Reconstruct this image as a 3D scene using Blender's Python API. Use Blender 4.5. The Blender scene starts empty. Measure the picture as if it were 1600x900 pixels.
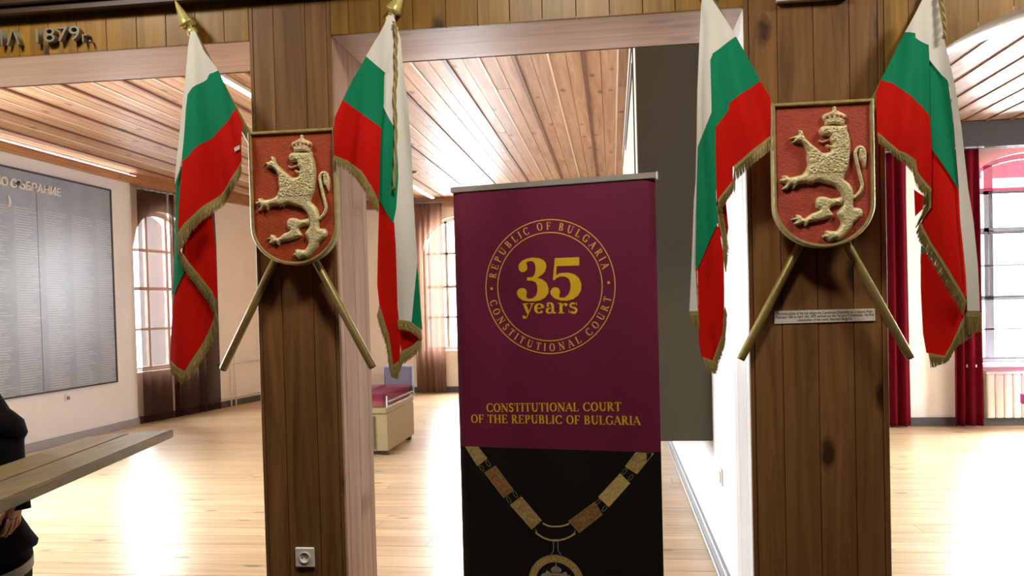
import bpy, bmesh, math, random
import numpy as np
from mathutils import Vector, Matrix, noise
from mathutils.geometry import delaunay_2d_cdt
random.seed(7)
S = bpy.context.scene
COL = S.collection

# ------------------------------------------------------------------ camera
EYE = 1.5
FPX, PPY = 1280.0, 508.8                       # focal length and principal row, in pixels of 1600x900
YAW, PIT, ROL = [math.radians(a) for a in (7.04, -1.285, -1.465)]
FWD = Vector((-math.sin(YAW)*math.cos(PIT), math.cos(YAW)*math.cos(PIT), math.sin(PIT)))
_r = Vector((math.cos(YAW), math.sin(YAW), 0)); _u = _r.cross(FWD)
RGT = _r*math.cos(ROL) + _u*math.sin(ROL)
UPV = -_r*math.sin(ROL) + _u*math.cos(ROL)
cam = bpy.data.cameras.new('camera'); cam.sensor_width = 36; cam.lens = FPX/1600*36
cam.shift_y = (PPY-450)/1600; cam.clip_start = .05; cam.clip_end = 200
camo = bpy.data.objects.new('camera', cam); COL.objects.link(camo)
m = Matrix.Identity(4)
for i in range(3):
    m[i][0] = RGT[i]; m[i][1] = UPV[i]; m[i][2] = -FWD[i]
m[2][3] = EYE
camo.matrix_world = m
S.camera = camo

# ------------------------------------------------------------------ world, light, exposure
S.view_settings.view_transform = 'Standard'; S.view_settings.look = 'None'
S.view_settings.gamma = 1; S.view_settings.use_curve_mapping = False
S.view_settings.exposure = 0.3
S.cycles.use_denoising = True
S.cycles.max_bounces = 8; S.cycles.diffuse_bounces = 5; S.cycles.glossy_bounces = 4; S.cycles.transparent_max_bounces = 16
S.cycles.sample_clamp_indirect = 8; S.cycles.caustics_reflective = False; S.cycles.caustics_refractive = False
w = bpy.data.worlds.new('world'); S.world = w; w.use_nodes = True
w.node_tree.nodes['Background'].inputs[0].default_value = (.88, .95, 1, 1)
w.node_tree.nodes['Background'].inputs[1].default_value = 4.0

def area_light(name, loc, target, sx, sy, watts, color=(1, 1, 1)):
    l = bpy.data.lights.new(name, 'AREA'); l.shape = 'RECTANGLE'; l.size = sx; l.size_y = sy
    l.energy = watts; l.color = color
    o = bpy.data.objects.new(name, l); COL.objects.link(o); o.location = loc
    o.rotation_euler = (Vector(target)-Vector(loc)).to_track_quat('-Z', 'Y').to_euler()
    return o
# daylight just outside the windows
DAY = (.85, .935, 1)
area_light('daylight_left_window', (-7.5, 11.4, 2.3), (-3, 10.4, .2), 2.8, 3.2, 1700, DAY)
area_light('daylight_far_window', (-2.75, 15.4, 2.4), (-2.75, 11.0, .3), 2.2, 3.2, 1150, DAY)
area_light('daylight_right_window', (4.85, 11.0, 2.5), (4.75, 7.0, .2), 2.4, 3.2, 3000, DAY)
area_light('daylight_side_window', (8.1, 6.9, 2.5), (4.5, 6.9, .2), 2.4, 3.0, 1800, DAY)
area_light('daylight_near_window', (-7.5, 5.9, 2.4), (-3.2, 5.9, .2), 2.4, 3.0, 1400, DAY)

# ------------------------------------------------------------------ helpers
def ray(u, v): return FWD + RGT*((u-800)/FPX) - UPV*((v-PPY)/FPX)
def at(u, v, Y):                                # pixel -> point of the plane y = Y
    d = ray(u, v); return Vector((0, 0, EYE)) + d*(Y/d.y)
def atX(u, v, X):
    d = ray(u, v); return Vector((0, 0, EYE)) + d*(X/d.x)
def srgb(r, g, b):
    f = lambda c: (c/255/12.92) if c/255 <= .04045 else ((c/255+.055)/1.055)**2.4
    return (f(r), f(g), f(b), 1)

WM = {}                                          # world matrices of what has been linked
def link(name, me, mat=None, parent=None, center=True, smooth=False):
    """link mesh me (in world coordinates) as one object"""
    loc = Vector((0, 0, 0))
    if center and len(me.vertices):
        co = np.empty(len(me.vertices)*3); me.vertices.foreach_get('co', co); co = co.reshape(-1, 3)
        loc = Vector((co.min(0)+co.max(0))/2)
        me.transform(Matrix.Translation(-loc))
    o = bpy.data.objects.new(name, me); COL.objects.link(o)
    if mat: me.materials.append(mat)
    if smooth: me.shade_smooth()
    M = Matrix.Translation(loc); o.matrix_world = M
    if parent:
        o.parent = parent; o.matrix_parent_inverse = WM[parent.name].inverted()
        o.matrix_basis = M
    WM[o.name] = M
    return o
def empty(name, loc):
    o = bpy.data.objects.new(name, None); COL.objects.link(o); o.location = loc
    o.empty_display_size = .1; WM[o.name] = Matrix.Translation(Vector(loc)); return o
def tag(o, label, cat, group=None):
    o['label'] = label; o['category'] = cat
    if group: o['group'] = group
    return o
def thing(name, loc, label, cat, group=None): return tag(empty(name, loc), label, cat, group)
def struct(o): o['kind'] = 'structure'; return o
def mesh(name, V, F):
    me = bpy.data.meshes.new(name); me.from_pydata([tuple(v) for v in V], [], F); me.update(); return me
def fixn(me):
    bm = bmesh.new(); bm.from_mesh(me); bmesh.ops.recalc_face_normals(bm, faces=bm.faces); bm.to_mesh(me); bm.free(); return me
BOXF = [(0, 3, 2, 1), (4, 5, 6, 7), (0, 1, 5, 4), (1, 2, 6, 5), (2, 3, 7, 6), (3, 0, 4, 7)]
def boxmesh(name, x0, x1, y0, y1, z0, z1, bevel=0):
    V = [(x0, y0, z0), (x1, y0, z0), (x1, y1, z0), (x0, y1, z0), (x0, y0, z1), (x1, y0, z1), (x1, y1, z1), (x0, y1, z1)]
    me = mesh(name, V, BOXF)
    if bevel:
        bm = bmesh.new(); bm.from_mesh(me)
        bmesh.ops.bevel(bm, geom=bm.edges[:], offset=bevel, segments=1, affect='EDGES')
        bm.to_mesh(me); bm.free()
    return me
def box(name, x0, x1, y0, y1, z0, z1, mat, parent=None, bevel=0):
    return link(name, boxmesh(name, x0, x1, y0, y1, z0, z1, bevel), mat, parent)
def obox(name, a, b, z0, z1, th, mat, parent=None, bevel=0, z0b=None):
    """vertical slab along plan segment a-b, thickness th to the left of a->b"""
    a, b = Vector(a), Vector(b); d = (b-a).normalized(); n = Vector((-d.y, d.x))*th
    q = [a, b, b+n, a+n]
    V = [(p.x, p.y, z) for z in (z0, z1) for p in q]
    me = fixn(mesh(name, V, BOXF))
    if bevel:
        bm = bmesh.new(); bm.from_mesh(me)
        bmesh.ops.bevel(bm, geom=bm.edges[:], offset=bevel, segments=1, affect='EDGES'); bm.to_mesh(me); bm.free()
    return link(name, me, mat, parent)
def tubemesh(pts, r, n=10, caps=True):
    pts = [Vector(p) for p in pts]; rs = r if isinstance(r, (list, tuple)) else [r]*len(pts)
    V, F = [], []; up = None
    for i, p in enumerate(pts):
        d = (pts[min(i+1, len(pts)-1)]-pts[max(i-1, 0)]).normalized()
        if up is None: up = d.orthogonal().normalized()
        up = (up-d*up.dot(d)).normalized(); s = d.cross(up)
        for k in range(n):
            a = 2*math.pi*k/n; V.append(p+(up*math.cos(a)+s*math.sin(a))*rs[i])
    for i in range(len(pts)-1):
        for k in range(n):
            F.append((i*n+k, i*n+(k+1) % n, (i+1)*n+(k+1) % n, (i+1)*n+k))
    if caps: F += [tuple(range(n))[::-1], tuple((len(pts)-1)*n+k for k in range(n))]
    return V, F
def tube(name, pts, r, mat, parent=None, n=10):
    V, F = tubemesh(pts, r, n); return link(name, fixn(mesh(name, V, F)), mat, parent, smooth=True)
def lathe(name, prof, c, axis, mat, parent=None, n=20):
    """profile (radius, distance along axis) turned about axis from c"""
    axis = Vector(axis).normalized(); u = axis.orthogonal().normalized(); v = axis.cross(u); c = Vector(c)
    V, F = [], []
    for r, h in prof:
        for k in range(n):
            a = 2*math.pi*k/n; V.append(c+axis*h+(u*math.cos(a)+v*math.sin(a))*r)
    for i in range(len(prof)-1):
        for k in range(n): F.append((i*n+k, i*n+(k+1) % n, (i+1)*n+(k+1) % n, (i+1)*n+k))
    F += [tuple(range(n))[::-1], tuple((len(prof)-1)*n+k for k in range(n))]
    return link(name, fixn(mesh(name, V, F)), mat, parent, smooth=True)
def spline(P, n=5, closed=True):
    out = []; L = len(P); P = [np.array(p, float) for p in P]
    for i in range(L if closed else L-1):
        p0, p1, p2, p3 = (P[(i-1) % L], P[i], P[(i+1) % L], P[(i+2) % L]) if closed else (P[max(i-1, 0)], P[i], P[i+1], P[min(i+2, L-1)])
        for k in range(n):
            t = k/n
            out.append(tuple(.5*(2*p1+(p2-p0)*t+(2*p0-5*p1+4*p2-p3)*t*t+(3*p1-p0-3*p2+p3)*t**3)))
    if not closed: out.append(tuple(P[-1]))
    return out
def inside(P, x, y):
    n = len(P); c = False; j = n-1
    for i in range(n):
        if (P[i][1] > y) != (P[j][1] > y) and x < (P[j][0]-P[i][0])*(y-P[i][1])/(P[j][1]-P[i][1])+P[i][0]: c = not c
        j = i
    return c
def bdist(P, x, y):
    A = np.array(P); B = np.roll(A, -1, 0); d = B-A; L = (d*d).sum(1)+1e-12
    t = np.clip((((x, y)-A)*d).sum(1)/L, 0, 1); q = A+d*t[:, None]
    return math.sqrt(((q-(x, y))**2).sum(1).min())
def fill(P, step):
    """triangulate polygon P (2-D) with interior grid points; returns verts2d, faces, distance to edge"""
    Q = []
    for i in range(len(P)):
        a, b = np.array(P[i], float), np.array(P[(i+1) % len(P)], float); n = max(1, int(np.hypot(*(b-a))/step))
        Q += [tuple(a+(b-a)*k/n) for k in range(n)]
    A = np.array(Q); x0, y0 = A.min(0); x1, y1 = A.max(0); pts = []
    j = 0; y = y0+step/2
    while y < y1:
        x = x0+step*(.25 if j % 2 else .75)
        while x < x1:
            if inside(Q, x, y) and bdist(Q, x, y) > step*.45: pts.append((x, y))
            x += step
        y += step*.87; j += 1
    vs = [Vector(p) for p in Q+pts]; n = len(Q)
    v, e, f, *_ = delaunay_2d_cdt(vs, [], [list(range(n))], 1, 1e-7)
    D = [bdist(Q, p.x, p.y) for p in v]
    return [(p.x, p.y) for p in v], [tuple(t) for t in f], D

# ------------------------------------------------------------------ materials
def base_mat(name):
    m = bpy.data.materials.new(name); m.use_nodes = True
    return m, m.node_tree, m.node_tree.nodes['Principled BSDF']
def node(nt, t, **kw):
    n = nt.nodes.new(t)
    for k, v in kw.items():
        if k.startswith('i_'): n.inputs[int(k[2:])].default_value = v
        else: setattr(n, k, v)
    return n
def plain(name, col, rough=.6, metal=0, var=.08, scale=30, bump=.0, bscale=60, spec=.5, sheen=0):
    m, nt, p = base_mat(name); L = nt.links.new
    tc = node(nt, 'ShaderNodeTexCoord'); nz = node(nt, 'ShaderNodeTexNoise'); nz.inputs['Scale'].default_value = scale; nz.inputs['Detail'].default_value = 4
    L(tc.outputs['Object'], nz.inputs['Vector'])
    r = node(nt, 'ShaderNodeValToRGB')
    c = col[:3]
    r.color_ramp.elements[0].position = .3; r.color_ramp.elements[1].position = .7
    r.color_ramp.elements[0].color = (*[x*(1-var) for x in c], 1); r.color_ramp.elements[1].color = (*[min(1, x*(1+var)) for x in c], 1)
    L(nz.outputs['Fac'], r.inputs[0]); L(r.outputs[0], p.inputs['Base Color'])
    p.inputs['Roughness'].default_value = rough; p.inputs['Metallic'].default_value = metal
    p.inputs['Specular IOR Level'].default_value = spec
    if sheen: p.inputs['Sheen Weight'].default_value = sheen
    if bump:
        n2 = node(nt, 'ShaderNodeTexNoise'); n2.inputs['Scale'].default_value = bscale; n2.inputs['Detail'].default_value = 5
        L(tc.outputs['Object'], n2.inputs['Vector'])
        b = node(nt, 'ShaderNodeBump'); b.inputs['Strength'].default_value = bump; b.inputs['Distance'].default_value = .01
        L(n2.outputs['Fac'], b.inputs['Height']); L(b.outputs[0], p.inputs['Normal'])
    return m
def wood(name, axis, dark, light, rough=.45, knots=.5, vary=.25, grain=1.0, spec=.5, coat=0):
    m, nt, p = base_mat(name); L = nt.links.new
    tc = node(nt, 'ShaderNodeTexCoord'); oi = node(nt, 'ShaderNodeObjectInfo')
    mul = node(nt, 'ShaderNodeVectorMath', operation='SCALE'); mul.inputs[0].default_value = (37, 91, 53); L(oi.outputs['Random'], mul.inputs['Scale'])
    add = node(nt, 'ShaderNodeVectorMath', operation='ADD'); L(tc.outputs['Object'], add.inputs[0]); L(mul.outputs[0], add.inputs[1])
    sc = [22*grain]*3; sc[axis] = 1.3*grain
    mp = node(nt, 'ShaderNodeMapping'); mp.inputs['Scale'].default_value = sc; L(add.outputs[0], mp.inputs['Vector'])
    nz = node(nt, 'ShaderNodeTexNoise'); nz.inputs['Scale'].default_value = 1; nz.inputs['Detail'].default_value = 7; nz.inputs['Roughness'].default_value = .62; nz.inputs['Distortion'].default_value = .7
    L(mp.outputs[0], nz.inputs['Vector'])
    r = node(nt, 'ShaderNodeValToRGB'); r.color_ramp.elements[0].position = .33; r.color_ramp.elements[1].position = .68
    r.color_ramp.elements[0].color = dark; r.color_ramp.elements[1].color = light; L(nz.outputs['Fac'], r.inputs[0])
    # knots
    sk = [9]*3; sk[axis] = 4.2; sk[1 if axis == 2 else 2] = 1.6
    mk = node(nt, 'ShaderNodeMapping'); mk.inputs['Scale'].default_value = sk; L(add.outputs[0], mk.inputs['Vector'])
    vo = node(nt, 'ShaderNodeTexVoronoi'); vo.inputs['Scale'].default_value = .55; L(mk.outputs[0], vo.inputs['Vector'])
    nd = node(nt, 'ShaderNodeTexNoise'); nd.inputs['Scale'].default_value = 40; L(add.outputs[0], nd.inputs['Vector'])
    ad2 = node(nt, 'ShaderNodeMath', operation='MULTIPLY_ADD'); ad2.inputs[1].default_value = .09; L(nd.outputs['Fac'], ad2.inputs[0]); L(vo.outputs['Distance'], ad2.inputs[2])
    rk = node(nt, 'ShaderNodeValToRGB'); rk.color_ramp.elements[0].position = .13; rk.color_ramp.elements[1].position = .22
    rk.color_ramp.elements[0].color = (knots, knots, knots, 1); rk.color_ramp.elements[1].color = (0, 0, 0, 1); L(ad2.outputs[0], rk.inputs[0])
    mx = node(nt, 'ShaderNodeMixRGB'); L(rk.outputs[0], mx.inputs[0]); L(r.outputs[0], mx.inputs[1]); mx.inputs[2].default_value = (*[c*.18 for c in dark[:3]], 1)
    hs = node(nt, 'ShaderNodeHueSaturation'); mr = node(nt, 'ShaderNodeMapRange'); mr.inputs[3].default_value = 1-vary; mr.inputs[4].default_value = 1+vary
    L(oi.outputs['Random'], mr.inputs[0]); L(mr.outputs[0], hs.inputs['Value']); L(mx.outputs[0], hs.inputs['Color'])
    L(hs.outputs[0], p.inputs['Base Color']); p.inputs['Roughness'].default_value = rough; p.inputs['Specular IOR Level'].default_value = spec
    if coat: p.inputs['Coat Weight'].default_value = coat; p.inputs['Coat Roughness'].default_value = .12
    b = node(nt, 'ShaderNodeBump'); b.inputs['Strength'].default_value = .25; b.inputs['Distance'].default_value = .004
    L(nz.outputs['Fac'], b.inputs['Height']); L(b.outputs[0], p.inputs['Normal'])
    return m
def emit(name, col, s):
    m, nt, p = base_mat(name); p.inputs['Base Color'].default_value = (*col, 1)
    p.inputs['Emission Color'].default_value = (*col, 1); p.inputs['Emission Strength'].default_value = s; return m
def sheer(name, col, alpha, trans=.5):
    m, nt, p = base_mat(name); L = nt.links.new; nt.nodes.remove(p); out = nt.nodes['Material Output']
    tc = node(nt, 'ShaderNodeTexCoord'); nz = node(nt, 'ShaderNodeTexNoise'); nz.inputs['Scale'].default_value = 90; L(tc.outputs['Object'], nz.inputs['Vector'])
    r = node(nt, 'ShaderNodeValToRGB'); r.color_ramp.elements[0].color = (*[c*.85 for c in col[:3]], 1); r.color_ramp.elements[1].color = (*[min(1, c*1.12) for c in col[:3]], 1); L(nz.outputs['Fac'], r.inputs[0])
    d = node(nt, 'ShaderNodeBsdfDiffuse'); t = node(nt, 'ShaderNodeBsdfTranslucent'); x = node(nt, 'ShaderNodeBsdfTransparent')
    L(r.outputs[0], d.inputs[0]); L(r.outputs[0], t.inputs[0])
    a = node(nt, 'ShaderNodeMixShader'); a.inputs[0].default_value = trans; L(d.outputs[0], a.inputs[1]); L(t.outputs[0], a.inputs[2])
    b = node(nt, 'ShaderNodeMixShader'); b.inputs[0].default_value = alpha; L(x.outputs[0], b.inputs[1]); L(a.outputs[0], b.inputs[2])
    L(b.outputs[0], out.inputs[0]); return m
def glass(name, tint=(1, 1, 1), refl=.08):
    m, nt, p = base_mat(name); L = nt.links.new; nt.nodes.remove(p); out = nt.nodes['Material Output']
    x = node(nt, 'ShaderNodeBsdfTransparent'); x.inputs[0].default_value = (*tint, 1); g = node(nt, 'ShaderNodeBsdfGlossy'); g.inputs['Roughness'].default_value = .03
    nz = node(nt, 'ShaderNodeTexNoise'); nz.inputs['Scale'].default_value = 2; mr = node(nt, 'ShaderNodeMapRange'); mr.inputs[3].default_value = refl*.9; mr.inputs[4].default_value = refl*1.1; L(nz.outputs['Fac'], mr.inputs[0])
    a = node(nt, 'ShaderNodeMixShader'); L(mr.outputs[0], a.inputs[0]); L(x.outputs[0], a.inputs[1]); L(g.outputs[0], a.inputs[2]); L(a.outputs[0], out.inputs[0]); return m

M_FRONT = wood('ochre_board_wood', 2, srgb(116, 83, 28), srgb(152, 113, 44), .42, .9, .11)
M_PILL = wood('brown_pillar_wood', 2, srgb(104, 72, 40), srgb(144, 104, 60), .45, .9, .12)
M_SIDE = wood('side_board_wood', 2, srgb(156, 122, 100), srgb(188, 154, 130), .5, .5, .08)  # lighter copy of the pillar wood, light on the side faces coloured in
M_LIT = wood('window_lit_board', 2, srgb(214, 212, 210), srgb(236, 234, 232), .45, .35, .04)  # pillar wood, strong window light on it put into the near-white colour
M_SOFF = wood('soffit_wood', 0, srgb(190, 162, 148), srgb(216, 192, 178), .4, .3, .06)
M_CEIL = wood('ceiling_plank_wood', 1, srgb(168, 126, 94), srgb(204, 166, 132), .5, .7, .08, .7, .3)
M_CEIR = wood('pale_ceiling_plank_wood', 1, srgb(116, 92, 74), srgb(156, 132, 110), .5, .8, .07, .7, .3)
M_BATT = wood('ceiling_batten_wood', 1, srgb(92, 52, 24), srgb(128, 76, 38), .5, .2, .1)
M_PSTRIP = plain('pale_ceiling_strip', srgb(232, 214, 196), .4)
M_FLOOR = wood('pine_floor_wood', 0, srgb(200, 166, 120), srgb(228, 202, 162), .3, .6, .1, .8, .45, .08)
M_FDARK = wood('dark_front_floor', 0, srgb(52, 34, 24), srgb(74, 50, 34), .5, .3, .1)
M_DARK = plain('dark_core_wood', srgb(48, 30, 18), .7)
M_CORN = wood('dark_cornice_wood', 0, srgb(40, 24, 14), srgb(62, 38, 20), .5, .3, .1)
M_CROWN = wood('crown_beam_wood', 0, srgb(122, 72, 36), srgb(160, 104, 58), .4, .4, .1)
M_CROWY = wood('crown_beam_wood_y', 1, srgb(150, 96, 52), srgb(184, 128, 78), .4, .4, .1)
M_DBEAM = wood('dark_beam_wood', 0, srgb(28, 15, 12), srgb(40, 23, 18), .5, .3, .1)
M_WALL = plain('white_plaster', srgb(232, 233, 237), .8, var=.02, scale=3, bump=.12, bscale=120)
M_CREAM = plain('cream_plaster', srgb(238, 226, 212), .8, var=.02, scale=3, bump=.12, bscale=120)
M_ARCH = plain('white_arch_plaster', srgb(226, 224, 224), .6, var=.03, scale=6)
M_BASE = plain('grey_baseboard_paint', srgb(150, 152, 158), .35, var=.05)
M_BASED = plain('dark_baseboard_paint', srgb(70, 62, 58), .45, var=.08)
M_GREYP = plain('front_room_plaster', srgb(110, 92, 70), .85, var=.04, scale=4)
M_WIN = plain('grey_window_paint', srgb(120, 124, 130), .4)
M_WINP = plain('bloom_window_paint', srgb(206, 196, 184), .4)  # frame colour lightened to imitate bloom around the mullions
M_GLASS = glass('window_glass'); M_CGLASS = glass('case_glass', (.96, .97, 1), .1)
M_BROWN = sheer('brown_sheer_cloth', srgb(66, 44, 34), .91, .35)
M_BROWN2 = sheer('light_brown_sheer_cloth', srgb(124, 90, 72), .92, .45)
M_RED = plain('dark_red_curtain_cloth', srgb(92, 6, 20), .9, var=.12, scale=60, spec=.08)
M_VAL = sheer('crimson_sheer_cloth', srgb(110, 20, 42), .45, .35)
M_GOLD = plain('old_gold_paint', srgb(172, 156, 104), .45, .3, .16, 40, .2, 90)
M_LION = plain('gilded_relief_paint', srgb(214, 202, 156), .42, .2, .2, 60, .35, 160)
M_SHR = plain('brick_red_shield_paint', srgb(168, 68, 32), .5, 0, .12, 20, .25, 110)
M_SHR2 = plain('sheen_tinted_shield_paint', srgb(174, 78, 62), .36, 0, .12, 20, .3, 120)  # shield red with a pinkish window sheen mixed into the colour
M_POLE = plain('brass_paint', srgb(154, 138, 84), .4, .4, .12, 50, .08, 80)
M_FIN = plain('finial_brass', srgb(204, 190, 118), .4, .3, .12, 30)
M_FW = plain('white_flag_cloth', srgb(220, 219, 214), .75, var=.03, scale=200, sheen=.2)
M_FG = plain('green_flag_cloth', srgb(12, 130, 92), .8, var=.07, scale=200, spec=.15)
M_FR = plain('red_flag_cloth', srgb(194, 17, 5), .8, var=.07, scale=200, spec=.12)
M_FRI = plain('gold_fringe_thread', srgb(150, 132, 78), .6, .15, .35, 260)
M_PURP = plain('burgundy_banner_print', srgb(112, 34, 66), .38, var=.05, scale=14, spec=.5)
M_BLK = plain('black_banner_print', srgb(22, 22, 18), .4, var=.2, scale=8, spec=.4)
M_INK = plain('gold_print', srgb(226, 184, 40), .45, var=.06, scale=40)
M_INK2 = plain('pale_gold_print', srgb(224, 176, 96), .45, var=.06, scale=40)
M_ALU = plain('brushed_aluminium', srgb(200, 198, 196), .35, .6, .04)
M_CH1 = plain('gold_link_print', srgb(172, 146, 90), .5, 0, .45, 110)
M_CH2 = plain('bronze_link_print', srgb(138, 102, 62), .5, 0, .45, 110)
M_CH3 = plain('light_gold_link_print', srgb(196, 174, 112), .5, 0, .3, 150)
M_SILV = plain('silver_print', srgb(160, 152, 140), .5, 0, .25, 90)
M_OLIVE = plain('dark_olive_panel', srgb(80, 74, 54), .6, var=.06, scale=5, bump=.05)
M_BLKF = plain('black_trim', srgb(34, 30, 28), .5)
M_CASE = plain('sand_lacquer', srgb(150, 134, 98), .45, var=.04)
M_CASED = plain('dark_sand_lacquer', srgb(96, 84, 62), .5, var=.04)
M_PINK = plain('crimson_felt', srgb(150, 40, 66), .85, var=.05, scale=80)
M_FRAME = plain('silver_blue_frame', srgb(206, 214, 228), .25, .4)
M_WHITE = plain('white_plastic', srgb(236, 234, 228), .35, var=.02)
M_GREYD = plain('socket_grey', srgb(120, 116, 108), .5)
M_RAIL = wood('olive_rail_varnish', 1, srgb(96, 84, 54), srgb(130, 116, 78), .5, .3, .08)
M_CLOTH = plain('black_suit_cloth', srgb(8, 8, 11), .9, var=.15, scale=120, spec=.15)
M_SKIN = plain('skin', srgb(214, 168, 142), .55, var=.04, scale=30)
M_HAIR = plain('dark_hair', srgb(40, 28, 22), .6, var=.2, scale=100)
M_LETT = plain('pewter_letter', srgb(140, 136, 122), .4, .4, .08)
M_LED = emit('led_diffuser', (1, .97, .9), 9)
M_LAMP = emit('lamp_diffuser', (1, .8, .5), 6)
M_PAPER = plain('cream_paper', srgb(222, 216, 206), .7, var=.04, scale=60)
M_TXT = plain('black_ink', srgb(30, 28, 28), .7)
M_RADI = plain('cream_enamel', srgb(232, 226, 208), .35, var=.02)
M_PLUM = plain('plum_upholstery', srgb(150, 40, 110), .8, var=.08, scale=60)
M_METAL = plain('dark_steel', srgb(60, 60, 64), .4, .7)

def board_mat():
    """blue-grey board with many short printed lines in columns"""
    m, nt, p = base_mat('printed_board'); L = nt.links.new
    tc = node(nt, 'ShaderNodeTexCoord'); sx = node(nt, 'ShaderNodeSeparateXYZ'); L(tc.outputs['Object'], sx.inputs[0])
    def math_(op, a, b=None, c=None):
        n = node(nt, 'ShaderNodeMath', operation=op)
        for i, v in enumerate((a, b, c)):
            if v is None: continue
            if isinstance(v, (int, float)): n.inputs[i].default_value = v
            else: L(v, n.inputs[i])
        return n.outputs[0]
    y, z = sx.outputs['Y'], sx.outputs['Z']
    row = math_('FRACT', math_('MULTIPLY', z, 34)); rowm = math_('COMPARE', row, .5, .17)
    rid = math_('FLOOR', math_('MULTIPLY', z, 34)); colf = math_('FRACT', math_('MULTIPLY_ADD', y, 2.05, .1)); cid = math_('FLOOR', math_('MULTIPLY_ADD', y, 2.05, .1))
    cv = node(nt, 'ShaderNodeCombineXYZ'); L(rid, cv.inputs[0]); L(cid, cv.inputs[1])
    wn = node(nt, 'ShaderNodeTexWhiteNoise', noise_dimensions='2D'); L(cv.outputs[0], wn.inputs['Vector'])
    end = math_('MULTIPLY_ADD', wn.outputs['Value'], .45, .48)
    lm = math_('MULTIPLY', math_('GREATER_THAN', colf, .08), math_('LESS_THAN', colf, end))
    c2 = node(nt, 'ShaderNodeCombineXYZ'); L(math_('MULTIPLY', y, 150), c2.inputs[0]); L(math_('MULTIPLY', rid, 7.3), c2.inputs[1])
    nz = node(nt, 'ShaderNodeTexNoise'); nz.inputs['Scale'].default_value = 1; L(c2.outputs[0], nz.inputs['Vector'])
    mask = math_('MULTIPLY', math_('MULTIPLY', rowm, lm), math_('GREATER_THAN', nz.outputs['Fac'], .42))
    mask = math_('MULTIPLY', mask, math_('LESS_THAN', z, .86))
    big = node(nt, 'ShaderNodeTexNoise'); big.inputs['Scale'].default_value = 3; L(tc.outputs['Object'], big.inputs['Vector'])
    r = node(nt, 'ShaderNodeValToRGB'); r.color_ramp.elements[0].color = srgb(124, 136, 158); r.color_ramp.elements[1].color = srgb(158, 168, 184); L(big.outputs['Fac'], r.inputs[0])
    mx = node(nt, 'ShaderNodeMixRGB'); L(mask, mx.inputs[0]); L(r.outputs[0], mx.inputs[1]); mx.inputs[2].default_value = srgb(182, 188, 200)
    L(mx.outputs[0], p.inputs['Base Color']); p.inputs['Roughness'].default_value = .3
    return m
M_BOARD = board_mat()

# ------------------------------------------------------------------ structure: halls
HC = 3.49                                         # hall ceiling height
YF, YB = 3.2, 3.62                                # front and back of the boarded partition
LW = [(-6.62, 10.64), (-5.9, 14.5)]               # plan of the slanting window wall
PX = .57                                          # partition wall between the halls

# floor: hall of the middle and left openings, and the hall on the right
def floor_planks(root, x0, x1, y0, y1, wdt, ln):
    y = y0; k = 0
    meshes = {}
    while y < y1-1e-6:
        x = x0 - random.uniform(0, ln*.9)
        while x < x1:
            a, b = max(x, x0), min(x+ln, x1)
            if b-a > .05:
                key = round(b-a, 3)
                o = link('floor_plank', boxmesh('floor_plank', a+.0015, b-.0015, y+.0024, y+wdt-.0024, -.03, random.uniform(-.0008, 0)), M_FLOOR, root)
            x += ln
        y += wdt; k += 1
floor = struct(box('floor', -7.3, 8.2, -3.2, 15.2, -.12, -.032, M_DARK))
floor_planks(floor, -6.7, PX, YB-.42, 14.5, .205, 3.4)
floor_planks(floor, .99, 7.2, YB-.42, 10.0, .205, 3.1)
box('front_room_board', -4.5, 4.5, -3, YB-.43, -.03, 0, M_FDARK, floor)

# walls of the halls
def holed_wall(name, a, b, z1, holes, th, mat):
    """vertical wall along plan a->b (inner face on a-b, body to the left), arched holes (s0, s1, z0, zspring, ztop)"""
    a, b = Vector(a), Vector(b); d = (b-a); Ln = d.length; d.normalize(); n = Vector((-d.y, d.x))*th
    V, F = [], []
    def quad(s0, s1, zb0, zb1, zt0, zt1):
        k = len(V)
        for off in (Vector((0, 0)), n):
            for s, z in ((s0, zb0), (s1, zb1), (s1, zt1), (s0, zt0)):
                p = a+d*s+off; V.append((p.x, p.y, z))
        F.extend([(k, k+1, k+2, k+3), (k+7, k+6, k+5, k+4), (k, k+4, k+5, k+1), (k+1, k+5, k+6, k+2), (k+2, k+6, k+7, k+3), (k+3, k+7, k+4, k)])
    s = 0
    for s0, s1, z0, zs, zt in holes:
        quad(s, s0, 0, 0, z1, z1)
        quad(s0, s1, 0, 0, z0, z0)
        N = 14
        arch = lambda t: zs+(zt-zs)*math.sqrt(max(0, 1-(2*t-1)**2))
        for i in range(N):
            t0, t1 = i/N, (i+1)/N
            quad(s0+(s1-s0)*t0, s0+(s1-s0)*t1, arch(t0), arch(t1), z1, z1)
        s = s1
    quad(s, Ln, 0, 0, z1, z1)
    return struct(link(name, fixn(mesh(name, V, F)), mat))
W6 = (1.4, 3.1, .72, 2.6, 3.1)
wl = holed_wall('wall_left', (-6.58, YB), (-6.58, 10.64), HC+.1, [W6], .32, M_WALL)
wlen = (Vector(LW[1])-Vector(LW[0])).length
W1 = (.06, 1.25, .72, 2.45, 3.02)
wwin = holed_wall('wall_left_window', LW[0], LW[1], HC+.1, [W1], .35, M_CREAM)
W2 = (2.55, 3.85, .75, 2.5, 3.15)
wfar = holed_wall('wall_far', (-5.95, 14.5), (PX+.4, 14.5), HC+.1, [W2], .35, M_CREAM)
wpar = struct(box('wall_partition', PX, .98, YB, 14.85, 0, HC+.1, M_WALL))
W4 = (3.04, 4.56, .72, 2.72, 3.12)
wrf = holed_wall('wall_right_far', (1.02, 10.0), (7.2, 10.0), HC+.1, [W4], .35, M_CREAM)
W5 = (2.2, 3.9, .72, 2.72, 3.12)
wrs = holed_wall('wall_right', (7.2, 10.0), (7.2, 3.2), HC+.1, [W5], .35, M_CREAM)
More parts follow.
